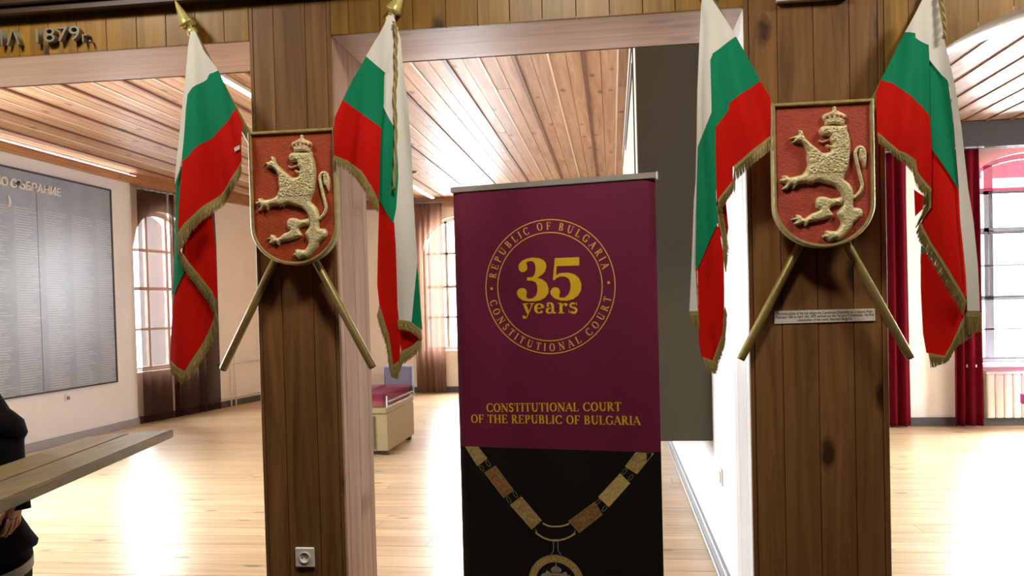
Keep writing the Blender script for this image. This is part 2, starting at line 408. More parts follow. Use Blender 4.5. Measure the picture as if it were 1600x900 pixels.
# front room shell (behind the camera)
struct(box('wall_front_left', -4.7, -4.5, -3, YF+.015, 0, 3.5, M_GREYP)); struct(box('wall_front_right', 4.5, 4.7, -3, YF+.015, 0, 3.5, M_GREYP))
struct(box('wall_front_back', -4.7, 4.7, -3.2, -3, 0, 3.5, M_GREYP)); struct(box('ceiling_front', -4.7, 4.7, -3.2, YF+.015, 3.42, 3.6, M_GREYP))

# ceilings
ceil = struct(box('ceiling', -7.3, 8.0, YB-.4, 15.2, HC+.03, HC+.2, M_DARK))
PER = .55
def ceiling_planks(x0, x1, y0, y1, zc, pw, mat, bat, phase, pstrip=False):
    k0 = math.floor((x0-phase)/pw)-1; x = phase+k0*pw
    while x < x1:
        a, b = max(x, x0), min(x+pw, x1)
        if b-a > .02:
            cut = random.uniform(y0+2, y1-2)
            for c, e in ((y0, cut), (cut, y1)):
                link('ceiling_plank', boxmesh('ceiling_plank', a+.002, b-.002, c+.001, e-.001, zc+random.uniform(-.002, .002), zc+.03), mat, ceil)
        x += pw
    k = math.floor((x0-phase)/bat)
    x = phase+k*bat
    while x < x1:
        if x-.02 > x0 and x+.02 < x1: box('batten', x-.017, x+.017, y0, y1, zc-.014, zc+.002, M_BATT, ceil)
        if pstrip and x+bat/2-.02 > x0 and x+bat/2+.02 < x1: box('pale_strip', x+bat/2-.008, x+bat/2+.008, y0, y1, zc-.008, zc+.002, M_PSTRIP, ceil)  # narrow pale strip midway between the battens
        x += bat
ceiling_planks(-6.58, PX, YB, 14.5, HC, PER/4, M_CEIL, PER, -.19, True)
ceiling_planks(.98, 7.2, YB, 10.0, HC-.02, .26, M_CEIR, .26, 1.1)

# crown beams and baseboards
struct(box('trim_1', -6.58, -6.44, YB, 10.66, 3.34, 3.4, M_CROWY, None, .01))
struct(obox('trim_2', LW[1], LW[0], HC-.16, HC-.002, .1, M_CROWY))
struct(box('trim_3', -5.9, PX, 14.36, 14.5, HC-.16, HC-.002, M_CROWN))
struct(box('trim_4', .98, 7.2, 9.84, 10.0, HC-.32, HC-.022, M_DBEAM, None, .01))
struct(box('baseboard_left', -6.58, -6.555, YB, 10.64, 0, .1, M_BASE, None, .004))
struct(obox('baseboard_left_window', LW[1], LW[0], 0, .1, .025, M_BASED))
struct(box('baseboard_far', -5.9, PX, 14.47, 14.5, 0, .1, M_BASED))
bp = struct(box('baseboard_partition', PX-.022, PX, YB, 14.5, 0, .09, M_BASE, None, .004))
box('cap', PX-.034, PX, YB, 14.5, .0, .022, M_BASE, bp, .004)
struct(box('baseboard_right_far', 1.0, 7.2, 9.97, 10.0, 0, .1, M_BASED))

# ------------------------------------------------------------------ boarded front partition
wf = struct(box('wall_front', -4.7, 1.0, YF+.017, YB-.014, 2.625, 3.5, M_DARK))
def vplank(root, x0, x1, z0, z1, mat, y0=YF, y1=YF+.016, bottom=None):
    if bottom is None:
        return link('plank', boxmesh('plank', x0+.0012, x1-.0012, y0+random.uniform(0, .002), y1, z0, z1, .0012), mat, root)
    N = 6; V, F = [], []
    for i in range(N+1):
        x = x0+.0012+(x1-x0-.0024)*i/N; zb = bottom(x)
        V += [(x, y0, zb), (x, y0, z1), (x, y1, zb), (x, y1, z1)]
    for i in range(N):
        a, b = 4*i, 4*i+4
        F += [(a, b, b+1, a+1), (a+2, a+3, b+3, b+2), (a, a+2, b+2, b), (a+1, b+1, b+3, a+3)]
    F += [(0, 1, 3, 2), (4*N, 4*N+2, 4*N+3, 4*N+1)]
    return link('plank', fixn(mesh('plank', V, F)), mat, root)
HZ = 2.61
xs = [-4.5]+[-2.456-.132*k for k in range(15, 0, -1)]+[-2.456, -2.322, -2.193, -2.061, -1.928, -1.799, -1.671, -1.547, -1.442]
for a, b in zip(xs, xs[1:]): vplank(wf, a, b, HZ, 3.42, M_FRONT)
xs = [-1.098, -1.023, -.894, -.761, -.627, -.5, -.374, -.246, -.115, .013, .139, .262, .383, .515]
for a, b in zip(xs, xs[1:]): vplank(wf, a, b, HZ, 3.42, M_FRONT)
# soffits
box('soffit_board', -4.5, -1.442, YF+.016, YB, HZ, HZ+.014, M_SOFF, wf)
box('soffit_board', -1.098, .513, YF+.016, YF+.21, HZ, HZ+.014, M_SOFF, wf)
box('soffit_board', -1.098, .513, YF+.2115, YB, HZ, HZ+.014, M_SOFF, wf)
# hall side of the header
box('back_board', -4.7, PX, YB-.014, YB-.001, HZ, HC, M_SOFF, wf)
# pillars
def pillar(name, x0, x1, fx, sides):
    root = struct(box(name, x0+.017, x1-.017, YF+.017, YB-.017, 0, 3.45, M_DARK))
    for a, b in zip(fx, fx[1:]): vplank(root, a, b, 0, 3.42, M_PILL if True else M_FRONT)
    for x, ys, mat in sides:
        for a, b in zip(ys, ys[1:]):
            link('side_plank', boxmesh('side_plank', *((x-.016, x) if x > (x0+x1)/2 else (x, x+.016)), a+(.003 if mat is M_LIT else .0015), b-(.003 if mat is M_LIT else .0015), 0, HZ if x in (-1.098, .513) else 3.42, .0012), mat, root)
    return root
pillar('wall_pillar_left', -1.442, -1.098, [-1.442, -1.425, -1.338, -1.205, -1.116, -1.098],
       [(-1.098, [YF+.017, 3.265, 3.42, 3.565, YB], M_SIDE), (-1.442, [YF+.017, 3.35, 3.49, YB], M_SIDE)])
pr = pillar('wall_pillar_right', .513, 1.018, [.513, .532, .635, .766, .895, .996, 1.018],
       [(.513, [YF+.017, 3.3, 3.5, YB], M_LIT), (1.018, [YF+.017, 3.35, 3.49, YB], M_SIDE)])
box('corner_stile', .535, PX+.01, YB, YB+.07, 0, HZ, M_LIT, pr, .003)
# arch on the right
AC, AA, AB, AZ = 2.0, .982, .53, 2.08
def archz(x, k=0):
    t = (x-AC)/(AA+k); return AZ+(AB+k)*math.sqrt(max(0, 1-t*t)) if abs(t) < 1 else AZ
wa = None
V, F = [], []
N = 40
def addq(s0, s1, z0a, z0b, z1):
    k = len(V)
    for y in (YF+.017, YB):
        for x, z in ((s0, z0a), (s1, z0b), (s1, z1), (s0, z1)): V.append((x, y, z))
    F.extend([(k, k+1, k+2, k+3), (k+7, k+6, k+5, k+4), (k, k+4, k+5, k+1), (k+1, k+5, k+6, k+2), (k+2, k+6, k+7, k+3), (k+3, k+7, k+4, k)])
for i in range(N):
    a, b = AC-AA-.0+2*AA*i/N, AC-AA+2*AA*(i+1)/N
    addq(a, b, archz(a)+.02, archz(b)+.02, 3.5)
addq(AC+AA+.02, 4.7, 0, 0, 3.5)
wa = struct(link('wall_front_arch', fixn(mesh('wall_front_arch', V, F)), M_DARK))
xs = [1.018, 1.105, 1.227, 1.347, 1.469]+[1.469+.125*k for k in range(1, 13)]+[2.982]
for a, b in zip(xs, xs[1:]): vplank(wa, a, b, 0, 3.42, M_FRONT, bottom=archz)
x = 2.982
while x < 4.5: vplank(wa, x, min(x+.127, 4.5), 0, 3.42, M_FRONT); x += .127
V, F = [], []
for i in range(49):
    t = math.pi*i/48; c, s = -math.cos(t), math.sin(t)
    for k in (0, .018):
        for y in (YF+.001, YB+.001): V.append((AC+(AA+k)*c, y, AZ+(AB+k)*s))
for i in range(48):
    a, b = 4*i, 4*i+4
    F += [(a, a+1, b+1, b), (a+2, b+2, b+3, a+3), (a, b, b+2, a+2), (a+1, a+3, b+3, b+1)]
link('arch_lining', fixn(mesh('arch_lining', V, F)), M_ARCH, wa, smooth=True)
box('jamb_lining', AC+AA, AC+AA+.018, YF+.001, YB+.001, 0, AZ, M_ARCH, wa)
# dark cornice over the left opening
co = struct(box('trim_5', -4.5, 1.0, YF-.05, YF-.001, 2.766, 3.2, M_CORN, None, .006))
box('moulding', -4.5, 1.0, YF-.07, YF-.05, 2.80, 2.83, M_CORN, co, .006)
box('moulding', -4.5, 1.0, YF-.085, YF-.05, 2.87, 2.91, M_CORN, co, .006)

# ------------------------------------------------------------------ windows
def window(name, a, b, hole, vbars, hbars, inset=.12, mat=None):
    a, b = Vector(a), Vector(b); d = (b-a).normalized(); n = Vector((-d.y, d.x))
    s0, s1, z0, zs, zt = hole
    def P(s, z, o): p = a+d*s+n*(inset+o); return Vector((p.x, p.y, z))
    arch = lambda s: zs+(zt-zs)*math.sqrt(max(0, 1-(2*(s-s0)/(s1-s0)-1)**2))
    # outer frame follows the arched opening
    path = [(s0, z0), (s0, zs)]+[(s0+(s1-s0)*(1-math.cos(math.pi*i/20))/2, zs+(zt-zs)*math.sin(math.pi*i/20)) for i in range(1, 20)]+[(s1, zs), (s1, z0)]
    cs, cz = (s0+s1)/2, (z0+zt)/2; V, F = [], []
    fw = .06
    for s, z in path:
        si = min(max(s, s0+fw), s1-fw); zi = z-fw if z > zs else (z+fw if z == z0 else z)
        V += [P(s, z, 0), P(si, zi, 0), P(si, zi, .06), P(s, z, .06)]
    L = len(path)
    for i in range(L):
        p, q = 4*i, 4*((i+1) % L)
        for k in range(4): F.append((p+k, p+(k+1) % 4, q+(k+1) % 4, q+k))
    root = struct(link(name, fixn(mesh(name, V, F)), mat or M_WIN))
    def bar(nm, sa, sb, za, zb, dep, m):
        V = [P(s, z, o) for o in (0, dep) for s, z in ((sa, za), (sb, za), (sb, zb), (sa, zb))]
        return link(nm, fixn(mesh(nm, V, BOXF)), m, root)
    for s, wd in vbars: bar('mullion', s-wd/2, s+wd/2, z0+.05, arch(s)-.03, .05, mat or M_WIN)
    for z, wd in hbars:
        e = s0+.04 if z < zs else s0+(s1-s0)*(1-math.sqrt(max(0, 1-((z-zs)/(zt-zs))**2)))/2
        bar('glazing_bar', e, s0+s1-e, z-wd/2, z+wd/2, .045, mat or M_WIN)
    ss = [s0+.03]+[s for s, _ in vbars]+[s1-.03]
    zz = [z0+.03]+[z for z, _ in hbars if z < zs]+[zs]
    for i in range(len(ss)-1):
        for j in range(len(zz)-1): bar('pane', ss[i]+.005, ss[i+1]-.005, zz[j]+.005, zz[j+1]-.005, .004, M_GLASS)
    pts = [(s0+.03, zs)]+[(s0+.03+(s1-s0-.06)*i/16, arch(s0+.03+(s1-s0-.06)*i/16)-.02) for i in range(1, 16)]+[(s1-.03, zs)]
    V = [P(s, z, o) for o in (.01, .014) for s, z in pts]; k = len(pts)
    F = [tuple(range(k)), tuple(range(2*k-1, k-1, -1))]+[(i, (i+1) % k, k+(i+1) % k, k+i) for i in range(k)]
    link('pane', fixn(mesh('pane', V, F)), M_GLASS, root)
    return root
window('window_1', LW[0], LW[1], W1, [(.46, .04), (.86, .04)], [(1.32, .035), (1.9, .05), (2.45, .045)], mat=M_WINP)
window('window_2', (-5.95, 14.5), (PX+.4, 14.5), W2, [(2.98, .05), (3.42, .05)], [(1.35, .035), (1.9, .05), (2.5, .045)], mat=M_WINP)
window('window_3', (1.02, 10.0), (7.2, 10.0), W4, [(3.32, .1), (4.28, .1), (3.8, .04)], [(1.105, .018), (1.465, .05), (1.84, .018), (2.24, .075), (2.70, .07)])
window('window_4', (7.2, 10.0), (7.2, 3.2), W5, [(2.6, .08), (3.5, .08)], [(1.465, .05), (2.24, .07), (2.70, .07)])
window('window_5', (-6.58, YB), (-6.58, 10.64), W6, [(1.97, .05), (2.53, .05)], [(1.35, .035), (1.9, .05), (2.6, .045)])
ws = struct(box('trim_6', 3.98, 5.7, 9.86, 10.02, .68, .72, M_WHITE, None, .006))      # sill

# ------------------------------------------------------------------ curtains
def curtain(name, a, b, z0, z1, amp, folds, mat, label, group=None, thick=0, flare=0, seed=0, rod=True, hem=None, cat='curtain'):
    a, b = Vector(a), Vector(b); d = b-a; n = Vector((-d.y, d.x)).normalized()
    rnd = random.Random(seed); ph = [rnd.uniform(0, 6) for _ in range(4)]
    nu, nv = max(24, int(folds*9)), 24; V, F = [], []
    for j in range(nv+1):
        t = j/nv
        for i in range(nu+1):
            u = i/nu; k = 1+flare*(1-t)
            w = math.sin(u*folds*6.283+ph[0]+.5*math.sin(u*9+ph[1])+.3*(1-t))*.75+.3*math.sin(u*folds*2.7*6.283/2+ph[2])
            p = a+d*(.5+(u-.5)*k)+n*(amp*w*(.35+.65*min(1, (1-t)*4+.25)))
            zz = z0+(z1-z0)*t
            if hem and j == 0: zz += hem*math.sin(u*folds*6.283*1.3)
            V.append((p.x, p.y, zz))
    for j in range(nv):
        for i in range(nu):
            q = j*(nu+1)+i; F.append((q, q+1, q+nu+2, q+nu+1))
    root = thing(name, ((a.x+b.x)/2, (a.y+b.y)/2, z0), label, cat, group)
    o = link('curtain_cloth', mesh('curtain_cloth', V, F), mat, root, smooth=True)
    if thick:
        md = o.modifiers.new('thickness', 'SOLIDIFY'); md.thickness = thick
    if rod:
        e = d.normalized()*.06
        tube('curtain_rod', [(a.x-e.x, a.y-e.y, z1+.02), (b.x+e.x, b.y+e.y, z1+.02)], .012, M_WIN, root)
        for i in range(int(d.length/.11)+1):
            p = a+d*(i/max(1, int(d.length/.11)))
            lathe('curtain_ring', [(.017, -.004), (.021, 0), (.017, .004)], (p.x, p.y, z1+.02), (d.x, d.y, 0), M_WIN, root, 10)
    return root
def lwp(s, o):
    a, b = Vector(LW[0]), Vector(LW[1]); d = (b-a).normalized(); n = Vector((d.y, -d.x)); return a+d*s+n*o
curtain('sheer_curtain', lwp(.03, .12), lwp(.63, .12), .02, 3.27, .035, 3, M_BROWN, 'sheer brown curtain drawn across the arched window beside the text board', 'brown curtains of the left hall', seed=1)
curtain('sheer_curtain', lwp(.655, .12), lwp(.755, .12), .02, 3.27, .03, 3, M_BROWN, 'narrow gathered brown curtain hanging before the left arched window', 'brown curtains of the left hall', seed=5, rod=False)
curtain('sheer_curtain', lwp(.80, .13), lwp(1.66, .13), .02, 3.27, .055, 5, M_BROWN, 'bunched dark brown curtain behind the leftmost flag, reaching the floor', 'brown curtains of the left hall', seed=2)
curtain('sheer_curtain', (-3.52, 14.33), (-2.98, 14.33), .02, 3.38, .045, 5, M_BROWN2, 'light brown sheer curtain on the far wall behind the glass case', seed=3)
curtain('red_curtain', (3.0, 9.86), (3.36, 9.86), .02, 3.15, .05, 3, M_RED, 'dark red curtain hanging just right of the right boarded pillar', 'dark red curtains', thick=.006, seed=4, flare=.12)
curtain('red_curtain', (3.84, 9.84), (4.12, 9.84), .02, 3.15, .05, 3, M_RED, 'dark red curtain left of the grey framed window', 'dark red curtains', thick=.006, seed=6, flare=.1)
curtain('sheer_valance', (3.98, 9.9), (5.7, 9.9), 2.68, 3.15, .03, 9, M_VAL, 'short sheer crimson valance across the top of the right window', seed=8, cat='valance')

# ------------------------------------------------------------------ lights on the hall ceiling
def led(x, y0, y1, z, label):
    r = thing('led_strip', (x, (y0+y1)/2, z), label, 'light', 'linear ceiling lights')
    box('channel', x-.035, x+.035, y0, y1, z-.02, z+.014, M_WHITE, r, .003)
    box('diffuser', x-.025, x+.025, y0+.01, y1-.01, z-.026, z-.0205, M_LED, r)
led(-3.17, 3.9, 7.9, HC-.016, 'linear white light on the plank ceiling, near strip')
led(-3.1, 8.6, 14.2, HC-.016, 'linear white light on the plank ceiling, far strip above the brown curtain')
r = thing('cove_light', (-6.5, 7.2, 3.42), 'long white cove light strip on the moulding above the text board', 'light')
box('channel', -6.57, -6.45, YB+.05, 10.62, 3.401, 3.425, M_CROWY, r); box('diffuser', -6.48, -6.465, YB+.06, 10.6, 3.4255, 3.433, M_LED, r)
dc = at(645, 271, 3.2); d = ray(645, 271); q = Vector((0, 0, EYE))+d*((HC-.03-EYE)/d.z)
dt = thing('smoke_detector', (q.x, q.y, HC), 'small round tan detector on the plank ceiling near the far strip light', 'detector')
lathe('base', [(.05, 0), (.06, -.012), (.06, -.0)], (q.x, q.y, HC-.002), (0, 0, 1), M_CASE, dt); lathe('dome', [(.045, -.012), (.04, -.03), (.02, -.038)], (q.x, q.y, HC-.002), (0, 0, 1), M_CASE, dt)

# front room ceiling lamps (above and behind the camera)
for x, y, lab in ((-2.3, 2.35, 'round warm ceiling lamp before the left opening'), (2.0, 2.35, 'round warm ceiling lamp before the right arch'), (-.2, 2.0, 'round warm ceiling lamp over the middle of the front room')):
    r = thing('ceiling_lamp', (x, y, 3.42), lab, 'lamp', 'front room ceiling lamps')
    lathe('rim', [(.2, 0), (.2, -.05), (.185, -.06)], (x, y, 3.419), (0, 0, 1), M_ALU, r, 28); lathe('diffuser', [(.18, -.061), (.15, -.085), (.05, -.095)], (x, y, 3.419), (0, 0, 1), M_LAMP, r, 28)
    l = bpy.data.lights.new('lamp_glow', 'AREA'); l.shape = 'DISK'; l.size = .36; l.energy = 21 if x < -1 else 29; l.color = (1, .89, .73)
    o = bpy.data.objects.new('lamp_glow', l); COL.objects.link(o); o.location = (x, y, 3.31)

# ------------------------------------------------------------------ text board on the left wall
BX = -6.58
br = thing('text_board', (BX, 8.4, .65), 'large blue grey board of printed lines on the white left wall', 'board')
link('panel', boxmesh('panel', BX+.001, BX+.03, 6.6, 10.12, .66, 3.17, .002), M_BOARD, br)
for nm, a in (('frame_edge', (6.58, 6.6, .64, 3.19)), ('frame_edge', (10.12, 10.145, .64, 3.19)), ('frame_edge', (6.6, 10.12, .64, .66)), ('frame_edge', (6.6, 10.12, 3.17, 3.19))):
    box(nm, BX+.001, BX+.038, *a, M_BLKF, br)
def text_mesh(s, size, extrude=0, align='LEFT'):
    c = bpy.data.curves.new('t', 'FONT'); c.body = s; c.size = size; c.extrude = extrude; c.align_x = align; c.resolution_u = 3
    o = bpy.data.objects.new('t', c); COL.objects.link(o)
    dg = bpy.context.evaluated_depsgraph_get(); me = bpy.data.meshes.new_from_object(o.evaluated_get(dg))
    bpy.data.objects.remove(o); bpy.data.curves.remove(c); return me
def mwid(me): 
    xs = [v.co.x for v in me.vertices]; return min(xs), max(xs)
def place_text(name, s, size, ext, origin, xdir, ydir, mat, parent, align='LEFT', width=None):
    me = text_mesh(s, size, ext, align); x, y = Vector(xdir).normalized(), Vector(ydir).normalized(); z = x.cross(y)
    if width:
        a, b = mwid(me); me.transform(Matrix.Scale(width/(b-a), 4, (1, 0, 0)))
    M = Matrix.Identity(4)
    for i in range(3): M[i][0], M[i][1], M[i][2], M[i][3] = x[i], y[i], z[i], origin[i]
    me.transform(M); return link(name, me, mat, parent)
M_TITLE = plain('pale_relief_letter', srgb(232, 234, 238), .4)
place_text('title_word', 'НАРОДНО', .13, .012, (BX+.042, 8.26, 2.965), (0, 1, 0), (0, 0, 1), M_TITLE, br, 'RIGHT', .72)
place_text('title_word', 'СЪБРАНИЕ', .13, .012, (BX+.042, 9.13, 2.965), (0, 1, 0), (0, 0, 1), M_TITLE, br, 'RIGHT', .82)
place_text('title_bracket', ')', .14, .008, (BX+.04, 8.3, 2.77), (0, 1, 0), (0, 0, 1), M_TITLE, br, 'RIGHT')
for yy in (7.25, 7.74, 8.23, 8.72, 9.21, 9.70): box('column_joint', BX+.03, BX+.0315, yy-.004, yy+.004, .67, 2.95, M_BLKF if False else M_BASED, br) if yy == 8.72 else None
so = thing('wall_socket', (BX, 9.16, .54), 'small white socket on the wall below the text board', 'socket')
box('plate', BX+.0005, BX+.012, 9.12, 9.2, .5, .58, M_WHITE, so, .004); box('insert', BX+.012, BX+.03, 9.14, 9.18, .52, .56, M_GREYD, so, .004)

# ------------------------------------------------------------------ partition fittings
pb = thing('hanging_wall_panel', (.385, 5.0, .68), 'tall dark olive panel jutting from the white partition wall', 'panel')
box('end_panel', .165, PX-.001, 4.93, 4.97, .68, 3.42, M_OLIVE, pb, .004)
box('front_panel', .165, .19, 4.971, 10.5, .68, 3.42, M_CREAM, pb, .003)
box('top_border', .158, .165, 5.3, 10.3, 3.20, 3.24, M_BLKF, pb); box('inner_border', .158, .165, 5.5, 8.2, 3.02, 3.09, M_BLKF, pb); box('end_border', .158, .165, 5.3, 5.36, 2.0, 3.2, M_BLKF, pb)
q = atX(1128, 745, PX)
sw = thing('light_switch', (PX, q.y, q.z), 'small white switch on the partition wall right of the banner', 'switch')
box('plate', PX-.01, PX-.0005, q.y-.042, q.y+.042, q.z-.045, q.z+.045, M_WHITE, sw, .003); box('rocker', PX-.016, PX-.0105, q.y-.025, q.y+.025, q.z-.03, q.z+.03, M_WHITE, sw, .002)

# heating pipes on the slanting wall
hp = thing('heating_pipe', (lwp(2.1, .04).x, lwp(2.1, .04).y, .05), 'thin white heating pipes on the cream wall left of the left pillar', 'pipe')
for s in (2.05, 2.17):
    p = lwp(s, .05); tube('riser', [(p.x, p.y, .01), (p.x, p.y, .82)], .016, M_RADI, hp)
for z in (.70, .16):
    a, b = lwp(1.72, .05), lwp(2.9, .05); tube('pipe_run', [(a.x, a.y, z), (b.x, b.y, z)], .014, M_RADI, hp)

# ------------------------------------------------------------------ display case
CX, CYY, CY2 = -2.33, 8.17, 9.31; CX0 = -3.42
dcs = thing('display_case', (-2.87, 8.7, 0), 'low sand coloured display case with a glass top and crimson cushion', 'display case')
box('plinth', CX0+.04, CX-.0, CYY+.03, CY2, .05, .44, M_CASE, dcs, .006)
box('recess_panel', CX0+.1, CX-.14, CYY+.018, CYY+.0295, .07, .41, M_CASED, dcs)
box('rim', CX0, CX+.0, CYY, CY2, .441, .50, M_CASE, dcs, .006)
for x in (CX0+.1, CX-.08):
    for y in (CYY+.1, CY2-.08): box('foot', x, x+.06, y-.03, y+.03, 0, .0495, M_METAL, dcs)
box('cushion', CX0+.04, CX-.03, CYY+.03, CY2-.05, .5005, .64, M_PINK, dcs, .015)
fr = link('glass_cover', boxmesh('glass_cover', CX0+.005, CX-.004, CYY+.004, CYY+.01, .505, .85), M_CGLASS, dcs)
box('glass_cover', CX-.010, CX-.004, CYY+.011, CY2-.012, .505, .85, M_CGLASS, dcs); box('glass_cover', CX0+.005, CX-.004, CYY+.011, CY2-.012, .851, .857, M_CGLASS, dcs)
for a in ((CX-.003, CX+.012, CYY, CY2, .50, .517), (CX-.003, CX+.012, CYY, CY2, .553, .566), (CX-.003, CX+.012, CY2-.03, CY2+.01, .5, .86), (CX-.003, CX+.012, CYY-.004, CYY+.015, .5, .62)):
    box('frame_strip', *a, M_FRAME, dcs)
box('frame_strip', CX-.34, CX-.003, CY2-.01, CY2+.008, .84, .86, M_FRAME, dcs)
box('end_pane', CX-.34, CX-.004, CY2-.004, CY2+.002, .567, .84, plain('smoke_glass', srgb(110, 108, 132), .15), dcs)

# ------------------------------------------------------------------ right hall: radiator and chair
rd = thing('radiator', (4.9, 9.92, .08), 'cream panel radiator below the grey window of the right hall', 'radiator')
box('back_panel', 4.2, 5.6, 9.93, 9.95, .1, .6, M_RADI, rd)
for i in range(15): box('fin', 4.2+i*.0935, 4.2+i*.0935+.084, 9.87, 9.929, .1, .6, M_RADI, rd, .012)
box('top_grille', 4.19, 5.61, 9.866, 9.95, .6005, .63, M_RADI, rd, .004)
for x in (4.4, 5.4): box('bracket', x, x+.03, 9.94, 9.968, .3, .5, M_RADI, rd)
ch = thing('chair', (4.86, 9.35, 0), 'plum upholstered chair at the right edge before the radiator', 'chair')
q = at(1593, 622, 9.5)
def rbox(name, x0, x1, y0, y1, z0, z1, r, mat, parent):
    o = box(name, x0, x1, y0, y1, z0, z1, mat, parent); b = o.modifiers.new('round', 'BEVEL'); b.width = r; b.segments = 4; return o
cx0 = q.x
rbox('backrest', cx0+.06, cx0+.5, 9.44, 9.5, .5, .95, .03, M_PLUM, ch)
rbox('seat', cx0+.05, cx0+.5, 9.0, 9.439, .42, .5, .03, M_PLUM, ch)
rbox('armrest', cx0, cx0+.0495, 9.1, 9.5, q.z-.06, q.z+.06, .02, M_PLUM, ch)
for x in (cx0+.09, cx0+.46):
    for y in (9.04, 9.42): tube('leg', [(x, y, 0), (x, y, .42)], .014, M_METAL, ch)

# ------------------------------------------------------------------ lettering and plaque on the boards
wlr = thing('wall_lettering', (-2.5, YF, 2.66), 'dark metal letters and date 1879 on the boards over the left opening', 'lettering')
def letter_run(s, u0, v0, u1, v1, hpx):
    a, b = at(u0, v0, YF-.015), at(u1, v1, YF-.015); hgt = hpx/FPX*3.3
    me = text_mesh(s, 1); w0, w1 = mwid(me); bpy.data.meshes.remove(me)
    x = 0; tot = w1-w0; sc = (b-a).length/tot; cap = hgt/.73
    for i, chh in enumerate(s):
        if chh == ' ': continue
        pre = text_mesh(s[:i]+'|', 1); px = mwid(pre)[0]; bpy.data.meshes.remove(pre)
        one = text_mesh('|', 1); off = mwid(one)[0]; bpy.data.meshes.remove(one)
        full = text_mesh(s[:i]+'|', 1); xe = mwid(full)[1]; bpy.data.meshes.remove(full)
        one = text_mesh('|', 1); bw = mwid(one)[1]; bpy.data.meshes.remove(one)
        me = text_mesh(chh, 1, .014/cap); me.transform(Matrix.Diagonal((sc, cap, cap, 1)))
        ox = (xe-bw)*sc
        X, Y = (b-a).normalized(), Vector((0, 0, 1)); Z = X.cross(Y)
        M = Matrix.Identity(4); o = a+X*ox
        for k in range(3): M[k][0], M[k][1], M[k][2], M[k][3] = X[k], Y[k], Z[k], o[k]
        me.transform(M); link('letter', me, M_LETT, wlr)
letter_run('АПРИ', -82, 79, 7, 72, 25)
letter_run('Λ', 13, 72, 34, 70.5, 25)
letter_run('1879', 52, 69, 120, 64, 24)
letter_run('г.', 130, 67, 143, 66.5, 16)

pl = thing('caption_plaque', (at(1289, 505, YF).x, YF-.004, at(1289, 505, YF).z), 'small cream paper caption with three printed lines on the right pillar', 'caption')
a, b = at(1210, 506, YF-.003), at(1368, 483, YF-.003); a2, b2 = at(1210, 488, YF-.003), at(1368, 501, YF-.003)
V = [a+Vector((0, o, 0)) for o in ()]; q4 = [at(1210, 506, YF-.003), at(1368, 501, YF-.003), at(1367, 482, YF-.003), at(1210, 486, YF-.003)]
V = q4+[v+Vector((0, .0025, 0)) for v in q4]; link('paper', fixn(mesh('paper', V, BOXF)), M_PAPER, pl)
for i, (s, f0, f1) in enumerate((('Reconstruction of the hall where the Constituent Assembly sat in session from', .03, .97), ('February 10th to April 16th 1879 worked out the Tarnovo Constitution, the first', .02, .985), ('constitution of the newly liberated Bulgaria.', .23, .77))):
    lo = q4[3].lerp(q4[0], .32+.27*i); hi = q4[2].lerp(q4[1], .32+.27*i); o = lo.lerp(hi, f0); wdt = (hi-lo).length*(f1-f0)
    place_text('caption_line', s, .0155, 0, o+Vector((0, -.0008, 0)), hi-lo, (0, 0, 1), M_TXT, pl, 'LEFT', wdt)
# socket on the left pillar
q = at(477.5, 870, YF); sk = thing('power_socket', (q.x, YF, q.z), 'white power socket low on the left boarded pillar', 'socket')
box('plate', q.x-.041, q.x+.041, YF-.011, YF-.0005, q.z-.041, q.z+.041, M_WHITE, sk, .004)
lathe('ring', [(.024, 0), (.024, .004), (.019, .004), (.019, .0015)], (q.x, YF-.011, q.z), (0, -1, 0), M_WHITE, sk, 24)
rg = lathe('receptacle', [(.0185, 0), (.0185, .0012)], (q.x, YF-.011, q.z), (0, -1, 0), M_GREYD, sk, 24)
for s in (-1, 1): lathe('pin_hole', [(.003, 0), (.003, .0006)], (q.x+s*.0095, YF-.0123, q.z), (0, -1, 0), M_BLKF, rg, 10)
# picture whose lower edge shows at the top of the right pillar
q = at(1270, 3, YF); pf = thing('picture_frame', (q.x, YF, q.z), 'pale framed sign at the very top of the right pillar', 'frame')
for a in ((q.x-.135, q.x+.125, q.z, q.z+.025), (q.x-.135, q.x+.125, q.z+.375, q.z+.4), (q.x-.135, q.x-.11, q.z+.0255, q.z+.3745), (q.x+.1, q.x+.125, q.z+.0255, q.z+.3745)):
    box('frame_bar', a[0], a[1], YF-.03, YF-.001, a[2], a[3], M_WHITE, pf, .003)
box('sheet', q.x-.11, q.x+.1, YF-.01, YF-.001, q.z+.0255, q.z+.3745, M_PAPER, pf)

